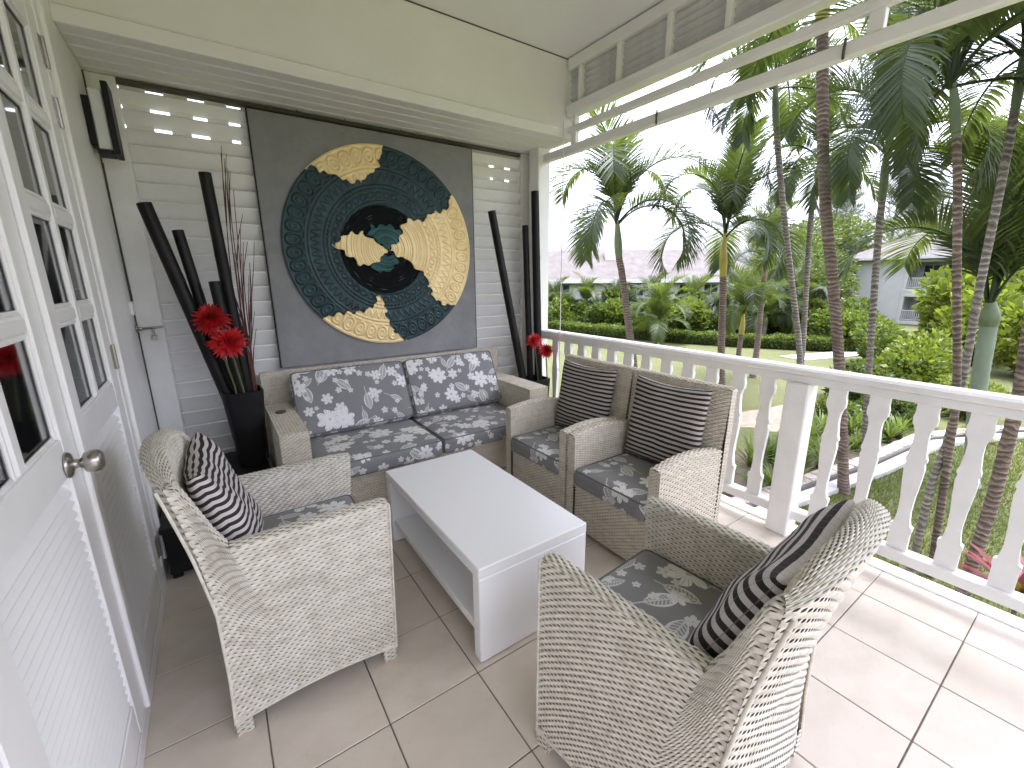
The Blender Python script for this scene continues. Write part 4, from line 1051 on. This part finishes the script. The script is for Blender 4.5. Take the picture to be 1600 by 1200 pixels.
def palm(pts,r0,r1,shaft,shaft_len,crown,trunkm,label,mat=palm_green,scale=1.0,seed=0,group='garden palms',spread=0.,n_up=2,n_mid=5,n_low=5,n_hang=1,az0=0.):
    g_=random.Random(seed); base=Vector(pts[0]); r=empty('palm_tree',base,label=label,cat='palm tree',group=group)
    P_=[Vector(p)-base for p in pts]
    # resample the trunk
    seg=[(P_[i+1]-P_[i]).length for i in range(len(P_)-1)]; tot=sum(seg); N=max(12,int(tot/.06)); out=[]
    def cr(t):
        d_=t*tot; i=0
        while i<len(seg)-1 and d_>seg[i]: d_-=seg[i]; i+=1
        u=d_/seg[i]; p0=P_[max(i-1,0)];p1=P_[i];p2=P_[i+1];p3=P_[min(i+2,len(P_)-1)]
        return .5*((2*p1)+(p2-p0)*u+(2*p0-5*p1+4*p2-p3)*u*u+(3*p1-p0-3*p2+p3)*u*u*u)
    cut=1-shaft_len/tot; a=[];ra=[];b=[];rb=[]
    for k_ in range(N+1):
        t=k_/N; p=cr(t); rr=r0+(r1-r0)*t; rr*=1+.35*math.exp(-t*tot/.25)
        if t<=cut: a.append(p); ra.append(rr*(1+.035*(k_%2)+g_.uniform(-.015,.015)))
        if t>=cut-1.5/N: u=max(0,(t-cut)/(1-cut)); b.append(p); rb.append(rr*(1.03+.22*math.sin(PI*min(1,u*1.4))-.45*u**2))
    MB().tube(a,ra,12).build('trunk',trunkm,r)
    if len(b)>2: MB().tube(b,rb,12).build('crownshaft',shaft,r)
    top=P_[-1]; lst=['up']*n_up+['mid']*n_mid+['low']*n_low+['hang']*n_hang
    az=az0
    for i_,kind in enumerate(lst):
        az+=2.39996+g_.uniform(-.25,.25); s_=scale*g_.uniform(.85,1.12)
        me=with_mat(g_.choice(FR[kind]),mat)
        o=add_obj('frond',me,None,r,top-Vector((0,0,.05+.02*i_*scale*.5)),(g_.uniform(-.12,.12),g_.uniform(-.06,.06),az)); o.scale=(s_,s_*g_.uniform(.85,1.1),s_)
    return r
palm([(10.53,8.4,-2.7),(10.37,8.51,-1.16),(10.25,8.59,-.38),(9.96,8.79,1.49),(9.86,8.86,2.03),(9.78,8.92,3.0)],.118,.09,shaft_green,.95,0,trunk_brown,'slender palm with arching fronds nearest the corner column',seed=1,scale=1.3,n_up=1,n_mid=5,n_low=4,n_hang=0,az0=.6)
palm([(13.54,7.35,-2.7),(13.35,7.48,-.83),(13.27,7.54,.5),(13.2,7.59,1.44),(13.14,7.63,2.24),(13.14,7.63,2.7)],.115,.09,shaft_yellow,1.2,0,trunk_brown,'palm with a bright yellow crownshaft in the middle of the view',seed=2,scale=1.3,n_up=2,n_mid=4,n_low=4,n_hang=0,az0=1.4)
palm([(15.7,8.08,-2.7),(15.66,8.1,-1.13),(15.68,8.09,-.36),(15.67,8.1,.14)],.10,.07,shaft_yellow,.75,0,trunk_brown,'short young palm with yellow stem between two taller palms',palm_light,seed=3,scale=.8,n_up=3,n_mid=4,n_low=2,n_hang=0)
palm([(18.34,8.78,-2.7),(18.36,8.77,-1.34),(18.31,8.81,.48),(18.28,8.82,1.48),(18.29,8.82,2.2)],.12,.09,shaft_pink,.9,0,trunk_brown,'thin palm with a pinkish crownshaft right of the yellow one',seed=4,scale=1.0,n_up=2,n_mid=4,n_low=4)
palm([(23.41,17.42,-2.7),(23.43,17.41,-1.83),(23.48,17.38,-1.45)],.20,.13,shaft_green,.5,0,shaft_pale,'young stemless palm spreading at the edge of the hedge',palm_light,seed=5,scale=1.35,n_up=4,n_mid=5,n_low=3,n_hang=0)
palm([(11.94,4.83,-2.7),(12.17,4.67,-1.78),(12.1,4.72,-.51),(11.72,4.98,1.26),(11.27,5.29,3.35),(11.0,5.48,4.8),(10.89,5.55,5.6)],.068,.06,shaft_green,.9,0,trunk_grey,'tall grey-ringed palm leaning left beside the thick brown palm',seed=6,scale=1.0,n_up=2,n_mid=4,n_low=5,n_hang=2)
palm([(14.88,5.68,-2.7),(14.84,5.71,-1.04),(14.64,5.84,1.46),(14.5,5.94,3.58),(14.55,5.9,4.0),(14.51,5.93,4.7)],.078,.066,shaft_pink,.9,0,trunk_grey,'thin grey palm directly left of the thick brown palm',seed=7,scale=1.05,n_mid=4,n_low=5,n_hang=2)
palm([(9.69,2.64,-2.7),(9.44,2.81,-1.18),(9.23,2.96,-.02),(8.97,3.14,1.23),(8.63,3.37,2.78),(8.41,3.52,4.19),(8.27,3.62,5.22),(8.17,3.68,5.95)],.088,.08,shaft_yellow,.85,0,trunk_brown,'thick brown ringed palm rising out of the top of the view',seed=8,scale=1.1,n_mid=4,n_low=4,n_hang=2)
palm([(10.11,2.44,-2.7),(9.95,2.55,-1.53),(9.82,2.64,-.4),(9.68,2.73,.89),(9.56,2.81,2.08),(9.52,2.85,2.79),(9.46,2.89,3.5)],.056,.05,shaft_green,.8,0,trunk_grey,'thin palm with low hanging fronds in front of the white house',seed=9,scale=.9,n_mid=4,n_low=5,n_hang=2,az0=.9)
palm([(7.83,.98,-2.7),(7.68,1.08,-.85),(7.6,1.14,.01),(7.32,1.33,1.43),(7.14,1.46,2.41),(6.97,1.57,3.12),(6.87,1.64,3.5)],.043,.039,shaft_green,.6,0,trunk_brown,'straight ringed palm of the crossing pair near the railing',seed=10,scale=.82,n_up=1,n_mid=4,n_low=3,n_hang=1,az0=2.0)
palm([(7.69,1.16,-2.7),(7.69,1.17,-1.35),(7.74,1.13,-.7),(7.73,1.13,.16),(7.67,1.17,1.28),(7.63,1.2,2.49),(7.59,1.23,3.33),(7.55,1.26,3.8)],.043,.039,shaft_green,.6,0,trunk_grey,'leaning ringed palm of the crossing pair near the railing',seed=11,scale=.85,n_up=1,n_mid=3,n_low=3,n_hang=1,az0=.4)
palm([(12.06,1.29,-2.7),(11.8,1.47,-.83),(11.71,1.53,.16),(11.67,1.56,.69),(11.62,1.59,.95)],.125,.12,shaft_green,.45,0,shaft_pale,'stout pale green palm with large dark upright fronds at the right',seed=12,scale=1.4,n_up=7,n_mid=4,n_low=0,n_hang=0,az0=.2)
palm([(7.3,.61,-2.7),(7.34,.58,-1.34),(7.33,.59,-.44),(7.31,.6,.1),(7.27,.63,.54),(7.23,.66,.95),(7.18,.69,1.42),(7.1,.74,2.6),(7.0,.8,3.4)],.064,.055,shaft_green,.7,0,trunk_brown,'ringed palm at the right edge, mossy below the railing',seed=13,scale=.9,n_up=1,n_mid=3,n_low=2,n_hang=0)
# small palms before the long house, and background palms
bgp=[(29.0,13.6,1.6),(30.6,16.6,1.5),(24.6,29.5,1.6),(26.4,27.2,1.9),(28.0,25.4,1.5),(29.6,23.0,2.0),(31.4,20.6,1.7),(33,18.2,2.2),(35.2,15.8,2.4),(23.6,32.0,2.1),(31,12.6,2.2)]
bl=['low leafy palm close behind the right end of the hedge','low leafy palm behind the hedge, right of the yellow-shafted palm','garden palm at the far left beside the column','second small palm from the left before the long house','third small palm from the left before the long house','small palm below the long roof, left of the middle','small palm below the long roof, right of the middle','palm behind the yellow-shafted palm','palm behind the pinkish palm','dark palm at the left end of the long house','palm behind the hedge end near the thick palm']
for i,((x,y,hh_),lab) in enumerate(zip(bgp,bl)):
    palm([(x,y,G),(x+.1,y,G+hh_*.5),(x+.15,y,G+hh_)],.16,.12,shaft_green,.5,0,trunk_grey,lab,palm_green if i%3 else palm_light,seed=30+i,scale=1.2,group='small palms before the houses',n_up=3,n_mid=5,n_low=4,n_hang=1)
# broadleaf trees behind
def tree(x,y,h_,rx,rz,mat,lab,i,trunk=.22):
    r=empty('leafy_tree',(x,y,G),label=lab,cat='tree',group='leafy background trees'); m=MB(); m.tube([(0,0,0),(.1,.1,h_*.4),(.0,.2,h_*.8)],[trunk,trunk*.7,trunk*.4],9)
    for k_ in range(6):
        a=k_*1.05+i; m.tube([(.1,.1,h_*.4),(rx*.4*math.cos(a),rx*.4*math.sin(a),h_*.65),(rx*.75*math.cos(a),rx*.75*math.sin(a),h_*.85+rz*.2)],[trunk*.45,trunk*.3,.03],6)
    m.build('trunk',bark,r); o=add_obj('crown',with_mat(TR[i%3],mat),None,r,(0,0,h_-rz*.75)); o.scale=(rx,rx,rz)
for i,a in enumerate(((46,19,5.5,5,3.4,tree_green,'broad green tree between the long house and the white house'),(58,22,7,6,4.2,tree_green,'tall green tree behind the gap between the houses'),(40,1.2,6.0,4.6,4.2,hedge_green,'light green tree at the right edge behind the palms'),
      (46,-3,8,5.5,5,tree_green,'tall green tree beyond the right edge of the view'),(21.8,31.6,5.2,2.8,3.0,hedge_green,'leafy tree peeping out beside the corner column'),(62,6,8.5,6,4.5,tree_green,'green tree behind the roof of the white house'),(40,15.2,3.8,3.2,2.4,tree_green,'low spreading tree left of the white house'))):
    tree(*a,i)
def casuarina(x,y,h_,lab,i):
    g_=np.random.default_rng(80+i); r=empty('casuarina_tree',(x,y,G),label=lab,cat='tree',group='feathery background trees'); m=MB(); m.tube([(0,0,0),(.3,0,h_*.5),(.2,.2,h_)],[.35,.2,.03],8); pos=[];o_=[]
    for k_ in range(64):
        t=.25+.73*g_.random(); a=g_.uniform(0,6.28); L=h_*.26*(1.05-t)+1.0; p0=np.array([.25,.1,h_*t]); p1=p0+np.array([math.cos(a)*L,math.sin(a)*L,L*.75]); m.tube([p0,(p0+p1)/2+[0,0,-.1],p1],[.05,.03,.01],4)
        s_=g_.random(95)[:,None]; q=p0+(p1-p0)*s_+g_.normal(0,.16,(95,3)); pos.append(q); dd=np.tile((p1-p0)/np.linalg.norm(p1-p0),(95,1)); o_.append(dd*1.2+np.array([0,0,.25]))
    m.build('trunk',bark,r); add_obj('crown',leaves('needles',np.concatenate(pos),np.concatenate(o_),1.0,.045,90+i),cas_grey,r)
for i,a in enumerate(((68,33,15,'feathery grey-green tree above the long roof'),(74,27,18,'tallest feathery grey-green tree behind the thick palm'),(80,22,17,'feathery grey-green tree above the white house roof'),(72,17,14,'feathery grey-green tree right of the tallest one'),(86,30,17,'farthest feathery grey-green tree'))):
    casuarina(*a,i)

# houses ------------------------------------------------------------------
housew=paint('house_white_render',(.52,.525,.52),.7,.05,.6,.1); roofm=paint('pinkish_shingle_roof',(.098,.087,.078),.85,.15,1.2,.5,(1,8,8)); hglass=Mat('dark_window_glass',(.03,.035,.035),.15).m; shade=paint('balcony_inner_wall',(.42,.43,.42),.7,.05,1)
def hwin(par,x0,x1,z0,z1,y=0,fr=.05):
    w=MB()
    w.box(x0,x1,y-.06,y-.001,z0,z0+fr,.01); w.box(x0,x1,y-.06,y-.001,z1-fr,z1,.01); w.box(x0,x0+fr,y-.06,y-.001,z0+fr,z1-fr,.01); w.box(x1-fr,x1,y-.06,y-.001,z0+fr,z1-fr,.01)
    mx=(x0+x1)/2; w.box(mx-fr/2,mx+fr/2,y-.055,y-.001,z0+fr,z1-fr,.01); o=w.build('window',housew,par)
    B(x0+fr,mx-fr/2,y-.03,y-.002,z0+fr,z1-fr,.002).build('pane',hglass,o); B(mx+fr/2,x1-fr,y-.03,y-.002,z0+fr,z1-fr,.002).build('pane',hglass,o)
# right house: local x to the right seen from the veranda, local -y towards the veranda
hr=empty('white_house',(50,12.3,G),-PI/2-.12,label='white two-storey house with railed balconies behind the palms on the right',cat='house')
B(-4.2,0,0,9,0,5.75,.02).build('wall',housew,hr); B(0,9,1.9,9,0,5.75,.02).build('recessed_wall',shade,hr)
for z in (.0,2.75): B(-.02,9,-.1,1.89,z+.0,z+.28,.02).build('balcony_floor',housew,hr)
for x in (.12,4.4,8.8): B(x-.14,x+.14,-.08,.2,0,5.74,.02).build('column',housew,hr)
B(-.02,9,-.12,.25,5.25,5.75,.02).build('eaves_beam',housew,hr)
B(-.02,9,-.1,.22,2.35,2.74,.02).build('lower_beam',housew,hr)
for z in (.28,3.03):
    m=MB(); m.box(.27,8.6,-.02,.06,z+.85,z+.93,.01); m.box(.27,8.6,-.02,.06,z+.08,z+.14,.01)
    for k_ in range(58): x=.33+k_*.142; m.box(x-.025,x+.025,0,.04,z+.14,z+.85,.005)
    m.build('balcony_railing',housew,hr)
for z in (.5,3.2):
    for x in (.5,2.0,3.5,5.0,6.6): hwin(hr,x,x+1.25,z,z+1.85,1.9,.07)
m=MB(); zr=5.76; m.add([(-4.8,-.7,zr),(9.6,-.7,zr),(9.6,9.6,zr),(-4.8,9.6,zr),(0,4.4,zr+2.6),(5.4,4.4,zr+2.6),(-4.8,-.7,zr-.22),(9.6,-.7,zr-.22),(9.6,9.6,zr-.22),(-4.8,9.6,zr-.22)],[(0,1,5,4),(1,2,5),(2,3,4,5),(3,0,4),(6,7,1,0),(7,8,2,1),(8,9,3,2),(9,6,0,3),(9,8,7,6)]); m.build('roof',roofm,hr)
B(-4.84,9.64,-.78,-.71,zr-.26,zr-.02,.01).build('gutter',housew,hr)
# long house at the left
a_=math.atan2(21.7-33.0,44.6-28.1)
hl_=empty('long_house',(36.0,28.2,G),a_,label='long white house with wide pinkish tan roof across the lawn',cat='house')
B(-13,11,0,8,0,3.95,.02).build('wall',housew,hl_)
for x in np.arange(-11.8,10.2,2.45): hwin(hl_,x,x+1.5,2.3,3.5,0,.08)
for x in np.arange(-11.4,10.2,3.2): hwin(hl_,x,x+1.2,.2,1.9,0,.08)
m=MB(); z0=3.96; m.add([(-14,-1,z0),(12,-1,z0),(12,9,z0),(-14,9,z0),(-9.5,4,z0+3.0),(7.5,4,z0+3.0),(-14,-1,z0-.3),(12,-1,z0-.3),(12,9,z0-.3),(-14,9,z0-.3)],[(0,1,5,4),(1,2,5),(2,3,4,5),(3,0,4),(6,7,1,0),(7,8,2,1),(8,9,3,2),(9,6,0,3),(9,8,7,6)]); m.build('roof',roofm,hl_)
B(-14.04,12.04,-1.08,-1.01,z0-.34,z0-.02,.01).build('gutter',housew,hl_)
B(-4,-2.6,2.2,3.2,z0+1.2,z0+2.9,.03).build('dormer',housew,hl_)
